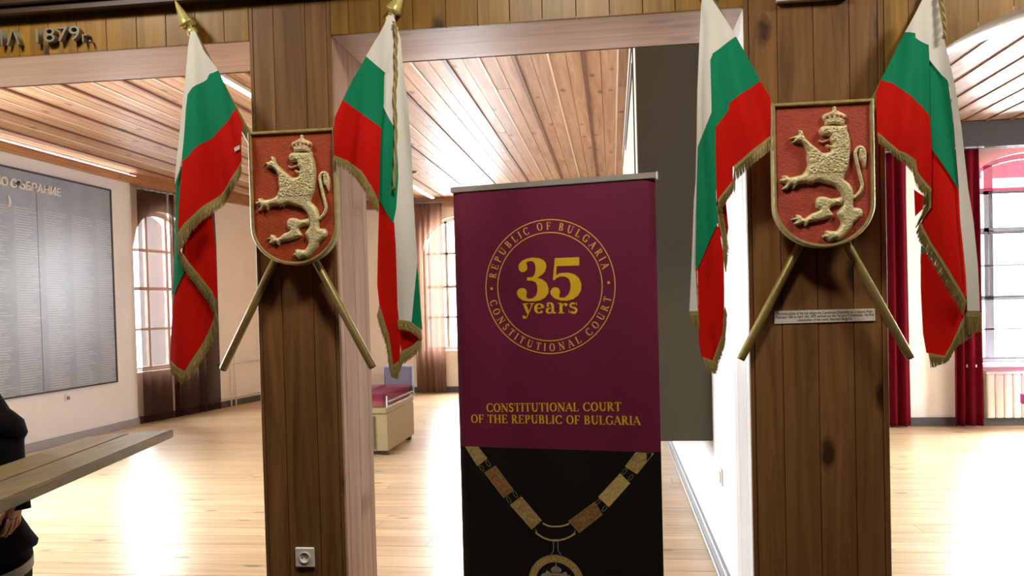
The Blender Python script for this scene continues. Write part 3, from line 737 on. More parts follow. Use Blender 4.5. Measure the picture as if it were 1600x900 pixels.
# ------------------------------------------------------------------ shields with the lion
SY = 3.092
def C1(x, y): return (1200+x/7.2, 150+y/7.2)
def C2(x, y): return (1200+x/7.2, 265+y/7.2)
BODY = [C1(*p) for p in [(640,335),(600,350),(575,375),(568,410),(590,445),(615,460),(650,455),(685,465),(680,490),(690,520),(720,545),(700,560),(660,545),(645,560),(665,590),(700,605),(690,630),(640,640),(600,635),(560,600),(500,555),(430,490),(400,440),(388,400),(355,385),(330,392),(345,420),(330,440),(290,455),(235,480),(240,490),(290,490),(270,520),(275,535),(330,528),(360,535),(390,560),(410,590),(430,640),(430,720),(440,780),(420,830)]]
BODY += [C2(*p) for p in [(410,25),(370,60),(290,80),(240,85),(200,65),(150,75),(160,100),(130,110),(125,130),(150,155),(190,160),(180,190),(150,220),(160,230),(210,225),(240,195),(270,190),(265,215),(290,220),(320,180),(350,165),(430,160),(445,180),(470,160),(490,180),(510,155),(560,140),(600,150),(680,170),(740,190),(780,230),(810,270),(825,320),(830,400),(800,450),(770,490),(780,530),(805,570),(815,610),(790,660),(760,690),(700,690),(660,685),(630,700),(640,725),(610,740),(610,770),(640,775),(665,800),(690,815),(730,800),(760,790),(790,800),(840,770),(900,700),(940,650),(960,610),(1010,570),(1055,530),(1065,480),(1040,440),(1000,430),(960,425),(955,370),(965,320),(960,270),(945,210),(920,170),(880,130),(850,105)]]
BODY += [C1(*p) for p in [(870,870),(900,800),(915,700),(925,600),(920,500),(905,430),(890,400),(885,340),(860,320),(845,335)]]
HIND = [C2(*p) for p in [(840,310),(760,320),(700,325),(640,305),(580,305),(545,325),(530,360),(530,410),(545,440),(575,450),(555,470),(480,500),(420,545),(390,545),(370,520),(340,510),(310,510),(310,535),(265,555),(260,570),(310,575),(290,600),(295,620),(340,630),(390,610),(400,640),(430,640),(460,600),(560,580),(640,560),(700,540),(735,515),(700,460),(700,430),(760,400),(840,395)]]
CROWN = [C1(*p) for p in [(640,332),(635,300),(605,255),(612,218),(645,200),(685,182),(722,160),(718,140),(745,115),(772,138),(768,158),(812,182),(868,208),(884,240),(860,292),(850,335),(745,320)]]
TUFT = [C1(*p) for p in [(1020,590),(1070,575),(1100,610),(1110,680),(1105,740),(1090,820),(1065,780),(1050,745),(1020,710),(1015,650)]]
TAIL = [C1(*p) for p in [(955,1150),(1005,1110),(1040,1060),(1052,1000),(1038,930),(1012,830),(988,720),(976,650),(995,600),(1030,580),(1062,595)]]
TONG = [C1(*p) for p in [(690,492),(640,512),(600,522),(565,505)]]
S0 = Vector((at(1205, 161, SY).x, 0, 2.23))
def sl(P, sm=4):                                   # pixel outline -> shield coordinates (x right, z up from top left corner)
    Q = [(at(u, v, SY).x, at(u, v, SY).z) for u, v in P]
    return spline(Q, sm) if sm > 1 else Q
REL = {}
def relief(key, P2, step, H, wdt, groove=0):
    if key not in REL:
        v, f, D = fill(P2, step); hs = []
        for (x, z), d in zip(v, D):
            t = min(d/wdt, 1); h = H*math.sqrt(max(0, 1-(1-t)**2))
            if groove and d > .002:
                wq = .9+.9*noise.noise(Vector((x*14, z*14, 1))); ca, sa = math.cos(wq), math.sin(wq)
                g = 1-2.4*abs(noise.noise(Vector(((x*ca+z*sa)*170, (-x*sa+z*ca)*42, 3))))
                mane = 1 if key != 'b' else (1.35 if 1.955 < z < 2.15 else .45)
                h += groove*mane*g*min(1, d/.007)
            hs.append(h if d > 1e-6 else 0)
        REL[key] = (v, f, hs)
    return REL[key]
def tail_pts(): return [Vector((x, SY-.006, z)) for x, z in sl(TAIL, 1)]
def shield(dx, dz, field, label, sx=1.0):
    x0, x1 = at(1205, 161, SY).x, at(1364.5, 157, SY).x; zt = at(1285, 158.5, SY).z; zb = at(1295, 387, SY).z
    cx = (x0+x1)/2; a = (x1-x0)/2; zsp = zb+(zt-zb)*.30
    def outline(i): 
        aa, bb = a-i, zsp-zb-i
        return [(cx-aa, zt-i), (cx-aa, zsp)]+[(cx-aa*math.cos(math.pi*k/36), zsp-bb*math.sin(math.pi*k/36)) for k in range(1, 36)]+[(cx+aa, zsp), (cx+aa, zt-i)]
    T = lambda x, y, z: (x+dx, y, z+dz)
    root = thing('shield', T(cx, SY+.02, zb), label, 'shield', 'lion shields on the pillars')
    O, I = outline(0), outline(.0135); n = len(O)
    # field
    V = [T(x, y, z) for y in (SY, SY+.03) for x, z in I]
    F = [tuple(range(n)), tuple(range(2*n-1, n-1, -1))]+[(i, (i+1) % n, n+(i+1) % n, n+i) for i in range(n)]
    link('field', fixn(mesh('field', V, F)), field, root)
    # raised rim
    V = [T(x, y, z) for (L, y) in ((O, SY+.033), (O, SY-.006), (outline(.004), SY-.011), (outline(.010), SY-.011), (I, SY-.004), (I, SY+.03)) for x, z in L]
    F = []
    for r in range(5):
        for i in range(n): F.append((r*n+i, r*n+(i+1) % n, (r+1)*n+(i+1) % n, (r+1)*n+i))
    link('rim', fixn(mesh('rim', V, F)), M_GOLD, root)
    lion = None
    for nm, key, P, H, wd, gr in (('lion_relief', 'b', BODY, .019, .015, .0032), ('hind_leg', 'h', HIND, .014, .012, .0016), ('crown', 'c', CROWN, .012, .008, .0022), ('tail_tuft', 't', TUFT, .010, .006, .0016)):
        v, f, hs = relief(key, sl(P, 3), .0030, H, wd, gr)
        V = [T(x, SY-.0006-h, z) for (x, z), h in zip(v, hs)]
        me = fixn(mesh(nm, V, f))
        if me.polygons[0].normal.y > 0: me.flip_normals()
        o = link(nm, me, M_LION, root if lion is None else lion, smooth=True)
        if lion is None: lion = o
    tp = [Vector(T(*p)) for p in spline([tuple(p) for p in tail_pts()], 4, False)]
    link('tail', fixn(mesh('tail', *tubemesh(tp, .0068, 8))), M_LION, lion, smooth=True)
    tg = [Vector(T(x, SY-.006, z)) for x, z in spline(sl(TONG, 1), 4, False)]
    link('tongue', fixn(mesh('tongue', *tubemesh(tg, .0042, 8))), plain('tongue_paint', srgb(206, 150, 120), .5) if 'tongue_paint' not in bpy.data.materials else bpy.data.materials['tongue_paint'], lion, smooth=True)
    # crown arches in dark red gaps
    cr = [o for o in lion.children if o.name.startswith('crown')]
    for k, (ax, ay) in enumerate([(655,248),(705,235),(765,228),(812,238),(850,252)]):
        u, v = C1(ax, ay); p = at(u, v, SY); 
        lathe('crown_gap', [(.0074, -.004), (.0066, .0015), (.002, .0022)], T(p.x, SY-.0125, p.z), (0, -1, 0), M_SHR, lion, 8)
    for ax, ay in [(640,425)]:
        pass
    return root
xl = at(387, 201, SY).x; xr = at(1205, 161, SY).x
shield(0, 0, M_SHR2, 'red shield with crowned gold lion on the right pillar, above the caption')
shield(xl-xr+.002, .0, M_SHR, 'red shield with crowned gold lion on the left pillar, above the socket')

# ------------------------------------------------------------------ flags
FY = 3.102
def grow(P, e):
    """offset a pixel polygon outwards so that rear cloth runs on under the front folds"""
    A = np.array(P, float); n = len(A); ar = sum(A[i][0]*A[(i+1) % n][1]-A[(i+1) % n][0]*A[i][1] for i in range(n)); sg = 1 if ar > 0 else -1; out = []
    for i in range(n):
        a, b, c = A[i-1], A[i], A[(i+1) % n]; d1 = (b-a)/(np.hypot(*(b-a))+1e-9); d2 = (c-b)/(np.hypot(*(c-b))+1e-9)
        nn = np.array((d1[1]+d2[1], -d1[0]-d2[0]))*sg; l = np.hypot(*nn)
        out.append(tuple(b+nn/l*e if l > .3 else b))
    return out
def flag(label, tip, foot, ptip, py, phase, panels, fringes, cord=None, tagq=None, finlen=.13):
    T3 = at(*tip, FY); base = at(*foot, py)
    root = thing('flag', base, label, 'flag', 'tricolour flags on crossed poles')
    p1 = at(*ptip, py); p0 = at(*foot, py); d = (p1-p0).normalized()
    pole = tube('pole', [p0, p0+d*.01, p1], [.0145, .016, .016], M_POLE, root, 16)
    fin = [(.009, -.012), (.019, -.004), (.019, .004), (.014, .008), (.036, .012), (.038, .020), (.027, .045), (.018, .075), (.006, finlen-.01), (.0015, finlen)]
    lathe('finial', fin, p1, d, M_FIN, root, 4)
    lathe('collar', [(.017, -.03), (.021, -.024), (.021, -.014), (.017, -.008)], p1, d, M_FIN, root, 16)
    def depth(x, z, dy):
        h = max(0., T3.z-z); q = (x-T3.x)/(.22+h*.55)
        a = .004+.023*min(1, h/.5)
        s = math.sin(q*15+phase+h*1.3)+.45*math.sin(q*31+phase*2-h*3)+.25*math.sin(z*9+x*21+phase)
        return FY-.004-a*(1+s*.62)+dy
    mats = {'W': ('white_stripe', M_FW), 'G': ('green_stripe', M_FG), 'R': ('red_stripe', M_FR)}
    acc = {}
    for k, P, dy in panels:
        if dy >= .006: P = grow(P, 1.6)
        Q = [(at(u, v, FY).x, at(u, v, FY).z) for u, v in P]
        v2, f, D = fill(Q, .013)
        V, F = acc.setdefault(k, ([], []))
        o = len(V)
        for x, z in v2: V.append((x, depth(x, z, dy), z))
        F += [tuple(i+o for i in t) for t in f]
    for k, (V, F) in acc.items():
        me = mesh(mats[k][0], V, F)
        bm = bmesh.new(); bm.from_mesh(me)
        for fc in bm.faces:
            if fc.normal.y > 0: fc.normal_flip()
        bm.to_mesh(me); bm.free()
        ob = link(mats[k][0], me, mats[k][1], root, smooth=True)
        md = ob.modifiers.new('thickness', 'SOLIDIFY'); md.thickness = .0018; md.offset = -1; md.use_rim = False
    rnd = random.Random(int(phase*100))
    def resample(P, n):
        A = np.array(P, float); s = np.r_[0, np.cumsum(np.hypot(*np.diff(A, axis=0).T))]
        t = np.linspace(0, s[-1], n); return np.c_[np.interp(t, s, A[:, 0]), np.interp(t, s, A[:, 1])], s[-1]
    for inner, outer, dy in fringes:
        _, L = resample(inner, 2); _, L2 = resample(outer, 2); n = max(6, int(max(L, L2)*.95))
        a, _ = resample(inner, n); b, _ = resample(outer, n); V, F = [], []
        def pt(p, e): q = at(p[0], p[1], FY); return Vector((q.x, depth(q.x, q.z, dy)-.004+e, q.z))
        # woven head of the fringe
        for i in range(n):
            V += [pt(a[i], -.001), pt(a[i]*.72+b[i]*.28, -.0015), pt(a[i]*.72+b[i]*.28, .0015), pt(a[i], .002)]
        for i in range(n-1):
            p, q = 4*i, 4*i+4
            for k in range(4): F.append((p+k, p+(k+1) % 4, q+(k+1) % 4, q+k))
        F += [(0, 1, 2, 3), (4*n-1, 4*n-2, 4*n-3, 4*n-4)]
        # strands
        for i in range(n*2):
            t = (i+.5)/(2*n)*(n-1); j = min(int(t), n-2); ft = t-j
            s0 = a[j]*(1-ft)+a[j+1]*ft; s1 = b[j]*(1-ft)+b[j+1]*ft
            s0 = s0*.75+s1*.25
            e = s1+np.array((rnd.uniform(-1.3, 1.3), rnd.uniform(-1.2, 1.6))); mid = (s0+e)/2+np.array((rnd.uniform(-.5, .5), 0))
            dz = rnd.uniform(-.003, .003)
            pts = [pt(s0, 0), pt(mid, dz), pt(e, dz)]; rr = [.0014, .0017, .0009]; k0 = len(V)
            for P_, r_ in zip(pts, rr):
                for c in range(3):
                    an = c*2.094; V.append(P_+Vector((math.cos(an)*r_, math.sin(an)*r_, 0)))
            for q in (0, 1):
                for c in range(3): F.append((k0+q*3+c, k0+q*3+(c+1) % 3, k0+q*3+3+(c+1) % 3, k0+q*3+3+c))
        o = link('fringe', mesh('fringe', V, F), M_FRI, root); o['kind'] = 'stuff'
    if cord:
        pts = []
        for p in spline(cord, 6, False):
            q = at(p[0], p[1], FY); pts.append(Vector((q.x, depth(q.x, q.z, 0)-.012, q.z)))
        V, F = [], []
        for s in (0, 1):
            pp = [p+Vector((math.cos(i*.9+s*3.14)*.0035, math.sin(i*.9+s*3.14)*.0035, 0)) for i, p in enumerate(pts)]
            v, f = tubemesh(pp, .0042, 6); o = len(V); V += v; F += [tuple(i+o for i in t) for t in f]
        link('cord', fixn(mesh('cord', V, F)), M_FRI, root, smooth=True)
    if tagq:
        Q = [at(u, v, FY) for u, v in tagq]; V = [Vector((q.x, depth(q.x, q.z, 0)-.006, q.z)) for q in Q]; V += [v+Vector((0, .001, 0)) for v in V]
        link('care_tag', fixn(mesh('care_tag', V, BOXF)), M_WHITE, root)
    return root

flag('leftmost tricolour flag, hanging before the left opening below the lettering', (301, 50), (583, 575), (297, 44), 3.147, .6, [
 ('W', [(300,50),(307,50),(320.5,80),(342.5,111),(330,117),(326,126),(307,140),(296,149),(293,171),(290,245),(287,267),(279,290),(281,256),(284,213),(287,171),(292,117),(296,71)], 0),
 ('G', [(342.5,111),(348.5,122),(362.5,150),(375.5,174),(357,194),(335,217),(310,238),(291,254),(290,245),(293,171),(296,149),(307,140),(326,126),(330,117)], 0),
 ('G', [(287,267),(291,254),(289,300),(287,355),(285,392),(292,427),(276,456),(273,460),(275,410),(277,353),(281,310),(279,290)], .012),
 ('R', [(375.5,174),(386,196),(385.5,256),(367,281),(345,307),(323,328),(298,350),(286,368),(287,340),(289,300),(291,254),(310,238),(335,217),(357,194)], 0),
 ('R', [(320,330),(332,340),(337,390),(341,468),(336,458),(288,394),(296,352)], .03),
 ('R', [(290,408),(334,468),(341,484),(338,500),(323,533),(299,580),(270,564),(271,537),(274,485),(276,456),(291,425)], .016)],
 [([(385.5,256),(367,281),(345,307),(323,328),(298,350),(285,368)], [(385,273),(376,290),(352,320),(330,342),(308,364),(287,400)], 0),
  ([(286,383),(290,394),(338,456),(342,470)], [(284,394),(290,414),(331,472),(340,488)], .008),
  ([(341,474),(338,498),(323,533),(299,579),(285,572),(270,562)], [(344,500),(341,520),(331,541),(308,587),(294,597),(273,581)], .012)],
 tagq=[(373, 234), (384, 231), (385, 237), (374, 240)])
flag('tricolour flag with gold cord between the left pillar and the banner', (612, 25), (348, 578), (613, 24), 3.181, 2.1, [
 ('W', [(608,25),(616,25),(620,40),(612,47),(609,75),(605,117),(603,115),(573,89),(590,60),(602,40)], 0),
 ('W', [(612,44),(621,44),(621,120),(621,200),(618,197),(603,168),(603,115),(609,75)], .006),
 ('W', [(618,38),(624,60),(629,120),(636,167),(640,233),(643,305),(647,369),(650,408),(642,502),(623,499),(620,422),(619,344),(622,280),(622,253),(622,200),(620,150),(620,80)], .018),
 ('G', [(573,89),(603,115),(603,168),(600,203),(541,160),(556,125)], 0),
 ('G', [(603,168),(618,196),(622,253),(623,280),(621,326),(618,349),(597,313),(598,280),(600,203)], .008),
 ('G', [(649,404),(651,429),(658,515),(642,502),(645,450)], .022),
 ('R', [(541,160),(600,203),(598,280),(597,316),(588,298),(570,270),(530,247),(528,246),(527.5,188)], 0),
 ('R', [(597,313),(618,349),(620,387),(621,479),(626,529),(624,566),(615,576),(609,525),(598,482),(594,444),(595,387)], .01),
 ('R', [(624,511),(656,526),(655,534),(627,551)], .03)],
 [([(528,246),(545,252),(570,270),(588,298),(597,316)], [(528,259),(545,268),(562,284),(578,305),(596,334)], 0),
  ([(597,476),(601,490),(611,525),(617,570),(625,563)], [(594,490),(597,507),(607,540),(614,588),(624,592)], .004),
  ([(623,499),(642,502),(658,516)], [(623,514),(642,517),(660,532)], .012),
  ([(658,527),(645,540),(627,549),(625,562)], [(657,547),(646,557),(629,569),(621,590)], .016)],
 cord=[(618,37),(622,60),(621,90),(622,120),(620,150),(622,200),(622,253),(621,300)])
flag('tricolour flag between the dark olive panel and the right pillar', (1102, -14), (1423, 560), (1102, -14), 3.147, 3.7, [
 ('W', [(1098,-14),(1107,-14),(1113,0),(1131,30),(1149,59),(1136,69),(1113,85),(1109,96),(1109,60),(1106,20)], 0),
 ('W', [(1098,-14),(1106,20),(1109,60),(1109,96),(1111,178),(1104,199),(1092,231),(1090,300),(1089,333),(1088,415),(1090,486),(1078,486),(1082,404),(1085,316),(1088,284),(1090,213),(1091,142),(1094,71),(1097,11)], .012),
 ('G', [(1149,59),(1168,92),(1187,128),(1138,164),(1136,176),(1117,201),(1113,192),(1111,178),(1109,96),(1113,85),(1136,69)], 0),
 ('G', [(1111,178),(1117,201),(1117,306),(1119,349),(1089,420),(1088,415),(1089,333),(1090,300),(1092,231),(1104,199)], .008),
 ('R', [(1187,128),(1203,155),(1203,213),(1200,215),(1143,263),(1143,284),(1122,313),(1119,316),(1117,240),(1117,201),(1136,176),(1138,164)], 0),
 ('R', [(1120,318),(1132,300),(1136,356),(1133,387),(1125,360)], .03),
 ('R', [(1118,349),(1122,360),(1128,400),(1129,458),(1129,500),(1128,522),(1113,564),(1097,558),(1094,536),(1092,493),(1088,421)], .012)],
 [([(1203,213),(1170,240),(1144,262)], [(1203,235),(1173,259),(1147,284)], 0),
  ([(1145,268),(1143,284),(1121,312)], [(1147,298),(1139,306),(1121,334)], .004),
  ([(1119,322),(1121,345),(1126,365),(1129,400)], [(1127,325),(1131,352),(1136,390),(1132,425)], .008),
  ([(1131,478),(1128,522),(1113,563),(1097,557)], [(1134,490),(1131,540),(1117,584),(1101,577)], .008),
  ([(1077,486),(1091,486)], [(1079,512),(1092,513)], .012)])
flag('rightmost tricolour flag, hanging before the arched right opening', (1457, -14), (1157, 562), (1456, -14), 3.181, 5.0, [
 ('W', [(1449,-14),(1460,-14),(1464,0),(1473,72),(1485,140),(1495,217),(1505,300),(1513,349),(1520,418),(1524,486),(1503,485),(1501,435),(1493,349),(1491,290),(1488,250),(1481,160),(1477,128),(1450,95),(1449,72),(1427,62),(1427,55),(1412,52),(1425,28),(1440,0)], 0),
 ('G', [(1412,52),(1427,55),(1427,62),(1449,72),(1450,95),(1450,182),(1437,165),(1410,150),(1393,133),(1374,127),(1392,92)], 0),
 ('G', [(1450,93),(1477,128),(1482,173),(1490,283),(1491,297),(1480,277),(1452,233),(1450,182)], .005),
 ('R', [(1374,127),(1393,133),(1410,150),(1437,165),(1450,182),(1452,233),(1451,298),(1430,270),(1428,252),(1397,240),(1370,213),(1366.5,211),(1366.5,147)], 0),
 ('R', [(1452,233),(1480,277),(1491,297),(1493,349),(1501,435),(1502,462),(1497,467),(1477,431),(1450,374),(1439,352),(1451,325),(1451,290)], .01),
 ('R', [(1432,296),(1445,307),(1443,325),(1434,336)], .03),
 ('G', [(1443,384),(1449,392),(1447,412),(1443,411)], .03),
 ('R', [(1446,394),(1462,424),(1494,482),(1496,498),(1479,538),(1470,556),(1448,550),(1444,521),(1442,452),(1442,398)], .018)],
 [([(1366.5,210),(1372,214),(1397,240),(1428,252)], [(1367,227),(1374,231),(1400,257),(1425,274)], 0),
  ([(1428,252),(1432,270),(1451,296)], [(1424,274),(1430,290),(1449,319)], .003),
  ([(1451,296),(1451,325),(1437,348)], [(1440,312),(1441,329),(1430,357)], .006),
  ([(1437,346),(1442,358),(1453,383),(1481,435),(1502,470)], [(1431,362),(1436,377),(1444,393),(1471,449),(1495,490)], .004),
  ([(1502,485),(1525,487)], [(1503,521),(1526,517)], .002),
  ([(1503,488),(1495,500),(1479,537),(1470,555),(1448,551)], [(1513,524),(1500,531),(1485,542),(1474,564),(1451,574)], .01)],
 cord=[(1466,-6),(1469,20),(1471,45),(1470,64)])

# ------------------------------------------------------------------ roll-up banner
BA, BB = Vector((-.655, 3.38, 0)), Vector((.172, 3.219, 0)); BD = (BB-BA).normalized(); BN = Vector((BD.y, -BD.x, 0))   # BN towards the viewer
BW = (BB-BA).length; BT, BM = 1.985, .921
def bpix(u, v):                                    # pixel -> (s, z) on the banner sheet
    d = ray(u, v); o = Vector((0, 0, EYE)); t = (BA-o).dot(BN)/d.dot(BN); p = o+d*t
    return ((p-BA).dot(BD), p.z)
def curl(s):                                       # the sheet edges roll back a little
    e = min(s, BW-s); return -.012*max(0, 1-e/.045)**2 if e < .045 else 0
def bpt(s, z, o=0):
    p = BA+BD*s+BN*(curl(s)+o); return Vector((p.x, p.y, z))
bn = thing('rollup_banner', (BA+BB)/2, 'tall burgundy and black roll-up banner with gold seal and lettering', 'banner')
def sheet(name, z0, z1, mat):
    N = 44; ss = [BW*(.5-.5*math.cos(math.pi*i/N)) for i in range(N+1)]; V = []
    for o in (0, -.0008):
        for z in (z0, z1): V += [bpt(s, z, o) for s in ss]
    n = N+1; F = []
    for i in range(N):
        F += [(i, i+1, n+i+1, n+i), (2*n+i+1, 2*n+i, 3*n+i, 3*n+i+1), (i, 2*n+i, 2*n+i+1, i+1), (n+i, n+i+1, 3*n+i+1, 3*n+i)]
    F += [(0, n, 3*n, 2*n), (N, 2*n+N, 3*n+N, n+N)]
    return link(name, fixn(mesh(name, V, F)), mat, bn, smooth=False)
up = sheet('upper_sheet', BM, BT, M_PURP); lo = sheet('lower_sheet', .075, BM, M_BLK)
def bbox(name, s0, s1, o0, o1, z0, z1, mat, bev=.003, parent=None):
    q = [BA+BD*s+BN*o for s, o in ((s0, o0), (s1, o0), (s1, o1), (s0, o1))]
    me = fixn(mesh(name, [(p.x, p.y, z) for z in (z0, z1) for p in q], BOXF))
    bm = bmesh.new(); bm.from_mesh(me); bmesh.ops.bevel(bm, geom=bm.edges[:], offset=bev, segments=2, affect='EDGES'); bm.to_mesh(me); bm.free()
    return link(name, me, mat, parent or bn)
bbox('top_rail', -.006, BW+.006, -.012, .006, BT-.003, BT+.022, M_ALU)
bbox('end_cap', BW+.006, BW+.011, -.013, .007, BT-.005, BT+.024, M_WHITE, .001)
bbox('base_cassette', -.01, BW+.01, -.06, .05, .015, .085, M_ALU, .012)
for s in (.12, BW-.12): bbox('foot', s-.02, s+.02, -.2, .2, 0, .0145, M_ALU, .003)
q = BA+BD*(BW/2)-BN*.03; tube('support_pole', [(q.x, q.y, .085), (q.x, q.y, BT+.01)], .011, M_ALU, bn)

# --- flat print: shapes built as thin faces a hair in front of the sheet
class Print:
    def __init__(s, off=.0012): s.V, s.F, s.o = [], [], off
    def add(s, pts, faces):
        k = len(s.V); s.V += [bpt(p[0], p[1], s.o) for p in pts]; s.F += [tuple(i+k for i in f) for f in faces]
    def poly(s, P):
        v, e, f, *_ = delaunay_2d_cdt([Vector(p) for p in P], [], [list(range(len(P)))], 1, 1e-9)
        s.add([(p.x, p.y) for p in v], f)
    def strip(s, C, W):
        C = [np.array(c, float) for c in C]; n = len(C); pts = []
        for i in range(n):
            t = C[min(i+1, n-1)]-C[max(i-1, 0)]; t = t/(np.hypot(*t)+1e-12); nn = np.array((-t[1], t[0]))
            w = W[i] if hasattr(W, '__len__') else W
            pts += [tuple(C[i]+nn*w/2), tuple(C[i]-nn*w/2)]
        s.add(pts, [(2*i, 2*i+1, 2*i+3, 2*i+2) for i in range(n-1)])
    def ring(s, c, r, w, n=72): s.strip([(c[0]+r*math.cos(2*math.pi*i/n), c[1]+r*math.sin(2*math.pi*i/n)) for i in range(n+1)], w)
    def disc(s, c, r, n=14): s.poly([(c[0]+r*math.cos(2*math.pi*i/n), c[1]+r*math.sin(2*math.pi*i/n)) for i in range(n)])
    def done(s, name, mat, parent):
        me = mesh(name, s.V, s.F)
        bm = bmesh.new(); bm.from_mesh(me)
        for f in bm.faces:
            f.normal_update()
            if f.normal.dot(BN) < 0: f.normal_flip()
        bm.to_mesh(me); bm.free(); return link(name, me, mat, parent)

# serif capitals as strokes: l = line (T thick, t thin), a = arc, s = serif
STEM = lambda x: [('l', x, 0, x, 1, 'T'), ('s', x, 0), ('s', x, 1)]
GL = {
 'A': (.74, [('l', .06, 0, .36, 1, 't'), ('l', .34, 1, .66, 0, 'T'), ('l', .17, .34, .55, .34, 't'), ('s', .06, 0), ('s', .66, 0)]),
 'B': (.68, STEM(.16)+[('a', .3, .755, .21, .22, -90, 90), ('a', .32, .26, .25, .235, -90, 90), ('l', .1, .975, .3, .975, 't'), ('l', .16, .52, .32, .52, 't'), ('l', .1, .025, .32, .025, 't')]),
 'C': (.74, [('a', .42, .5, .36, .48, 42, 318), ('l', .67, .72, .67, .98, 't'), ('l', .68, .05, .70, .25, 't')]),
 'D': (.78, STEM(.16)+[('a', .3, .5, .36, .475, -90, 90), ('l', .1, .975, .3, .975, 't'), ('l', .1, .025, .3, .025, 't')]),
 'E': (.66, STEM(.16)+[('l', .1, .975, .56, .975, 't'), ('l', .16, .51, .45, .51, 't'), ('l', .1, .025, .58, .025, 't'), ('l', .56, 1, .56, .76, 't'), ('l', .58, 0, .6, .25, 't'), ('l', .45, .4, .45, .62, 't')]),
 'F': (.6, STEM(.16)+[('l', .1, .975, .54, .975, 't'), ('l', .16, .5, .43, .5, 't'), ('l', .54, 1, .54, .76, 't'), ('l', .43, .39, .43, .61, 't')]),
 'G': (.8, [('a', .42, .5, .36, .48, 42, 318), ('l', .67, .72, .67, .98, 't'), ('l', .66, .06, .66, .42, 'T'), ('s', .66, .42)]),
 'H': (.82, STEM(.16)+STEM(.64)+[('l', .16, .51, .64, .51, 't')]),
 'I': (.36, STEM(.18)),
 'L': (.62, STEM(.16)+[('l', .1, .025, .56, .025, 't'), ('l', .56, 0, .58, .26, 't')]),
 'N': (.8, [('l', .13, 0, .13, 1, 't'), ('l', .12, 1, .67, 0, 'T'), ('l', .67, 0, .67, 1, 't'), ('s', .13, 0), ('s', .1, 1), ('s', .67, 1)]),
 'O': (.82, [('a', .41, .5, .34, .48, 0, 360)]),
 'P': (.62, STEM(.16)+[('a', .3, .74, .23, .235, -90, 90), ('l', .1, .975, .3, .975, 't'), ('l', .16, .505, .3, .505, 't')]),
 'R': (.72, STEM(.16)+[('a', .3, .75, .22, .225, -90, 90), ('l', .1, .975, .3, .975, 't'), ('l', .16, .525, .3, .525, 't'), ('l', .32, .52, .6, .02, 'T'), ('s', .63, 0)]),
 'S': (.58, [('a2', .28, .74, .19, .235, 35, 268), ('a2', .29, .26, .21, .235, 92, -145), ('l', .46, .74, .46, .98, 't'), ('l', .08, .02, .08, .26, 't')]),
 'T': (.68, [('l', .34, 0, .34, 1, 'T'), ('s', .34, 0), ('l', .04, .975, .64, .975, 't'), ('l', .05, 1, .04, .76, 't'), ('l', .63, 1, .64, .76, 't')]),
 'U': (.8, [('l', .17, 1, .17, .3, 'T'), ('a', .405, .3, .235, .28, 180, 360), ('l', .64, 1, .64, .3, 't'), ('s', .17, 1), ('s', .64, 1)]),
}
def text_width(s, track=0): return sum((GL[c][0] if c in GL else .34)+track for c in s)-track
def glyph(pr, ch, f, T, t):
    for k in GL[ch][1]:
        if k[0] == 'l': pr.strip([f(k[1], k[2]), f(k[3], k[4])], (T if k[5] == 'T' else t)*f.sc)
        elif k[0] == 's': pr.strip([f(k[1]-.13, abs(k[2]-.022)), f(k[1]+.13, abs(k[2]-.022))], t*f.sc)
        else:
            _, cx, cy, rx, ry, a0, a1 = k; n = 18; C, W = [], []
            for i in range(n+1):
                a = math.radians(a0+(a1-a0)*i/n); C.append(f(cx+(rx-.04)*math.cos(a), cy+ry*math.sin(a)))
                W.append((t+(T-t)*abs(math.cos(a)))*f.sc if k[0] == 'a' else (t+(T-t)*.75)*f.sc)
            pr.strip(C, W)
class LineMap:
    def __init__(s, p0, p1, capv, x0, tot): s.p0, s.d, s.cap, s.x0, s.tot, s.sc = np.array(p0), np.array(p1)-np.array(p0), capv, x0, tot, capv
    def __call__(s, x, y): p = s.p0+s.d*((s.x0+x)/s.tot); return (p[0], p[1]+y*s.cap)
def line_text(name, s, pa, pb, cap, mat, T=.19, t=.075):
    pr = Print(); tot = text_width(s, .03); x = 0
    for c in s:
        if c in GL: glyph(pr, c, LineMap(pa, pb, cap, x, tot), T, t)
        x += (GL[c][0] if c in GL else .34)+.03
    return pr.done(name, mat, up)
line_text('banner_line', 'CONSTITUTIONAL COURT', bpix(760, 643.5), bpix(971, 642), .0345, M_INK)
line_text('banner_line', 'OF THE REPUBLIC OF BULGARIA', bpix(736, 660.5), bpix(1001, 664), .0345, M_INK)
# seal
cs = bpix(859.5, 448); rl, rr = bpix(758.6, 449)[0], bpix(962, 447)[0]; RO = (rr-rl)/2; cs = ((rl+rr)/2, cs[1])
RI = RO*.803
pr = Print(); pr.ring(cs, RO-.002, .0042); pr.ring(cs, RI, .0042); pr.done('seal_ring', M_INK2, up)
class ArcMap:
    def __init__(s, ang, dirn, r0, cap, xc): s.a, s.dn, s.r0, s.cap, s.xc, s.sc = ang, dirn, r0, cap, xc, cap
    def __call__(s, x, y):
        r = s.r0+s.dn*y*s.cap; a = s.a-s.dn*(x-s.xc)*s.cap/(s.r0+s.dn*.5*s.cap)
        return (cs[0]+r*math.cos(a), cs[1]+r*math.sin(a))
def arc_text(name, s, a0, a1, r0, dirn, cap):
    pr = Print(); tr = .1; tot = text_width(s, tr); x = 0
    for c in s:
        w_ = GL[c][0] if c in GL else .34
        ang = math.radians(a0+(a1-a0)*((x+w_/2)/tot))
        if c in GL: glyph(pr, c, ArcMap(ang, dirn, r0, cap, w_/2), .17, .075)
        else: pr.done(name, M_INK2, up); pr = Print()
        x += w_+tr
    return pr.done(name, M_INK2, up)
CAP = RO*.112
arc_text('seal_word', 'REPUBLIC OF BULGARIA', 171, 14, RO*.9-CAP/2, 1, CAP)
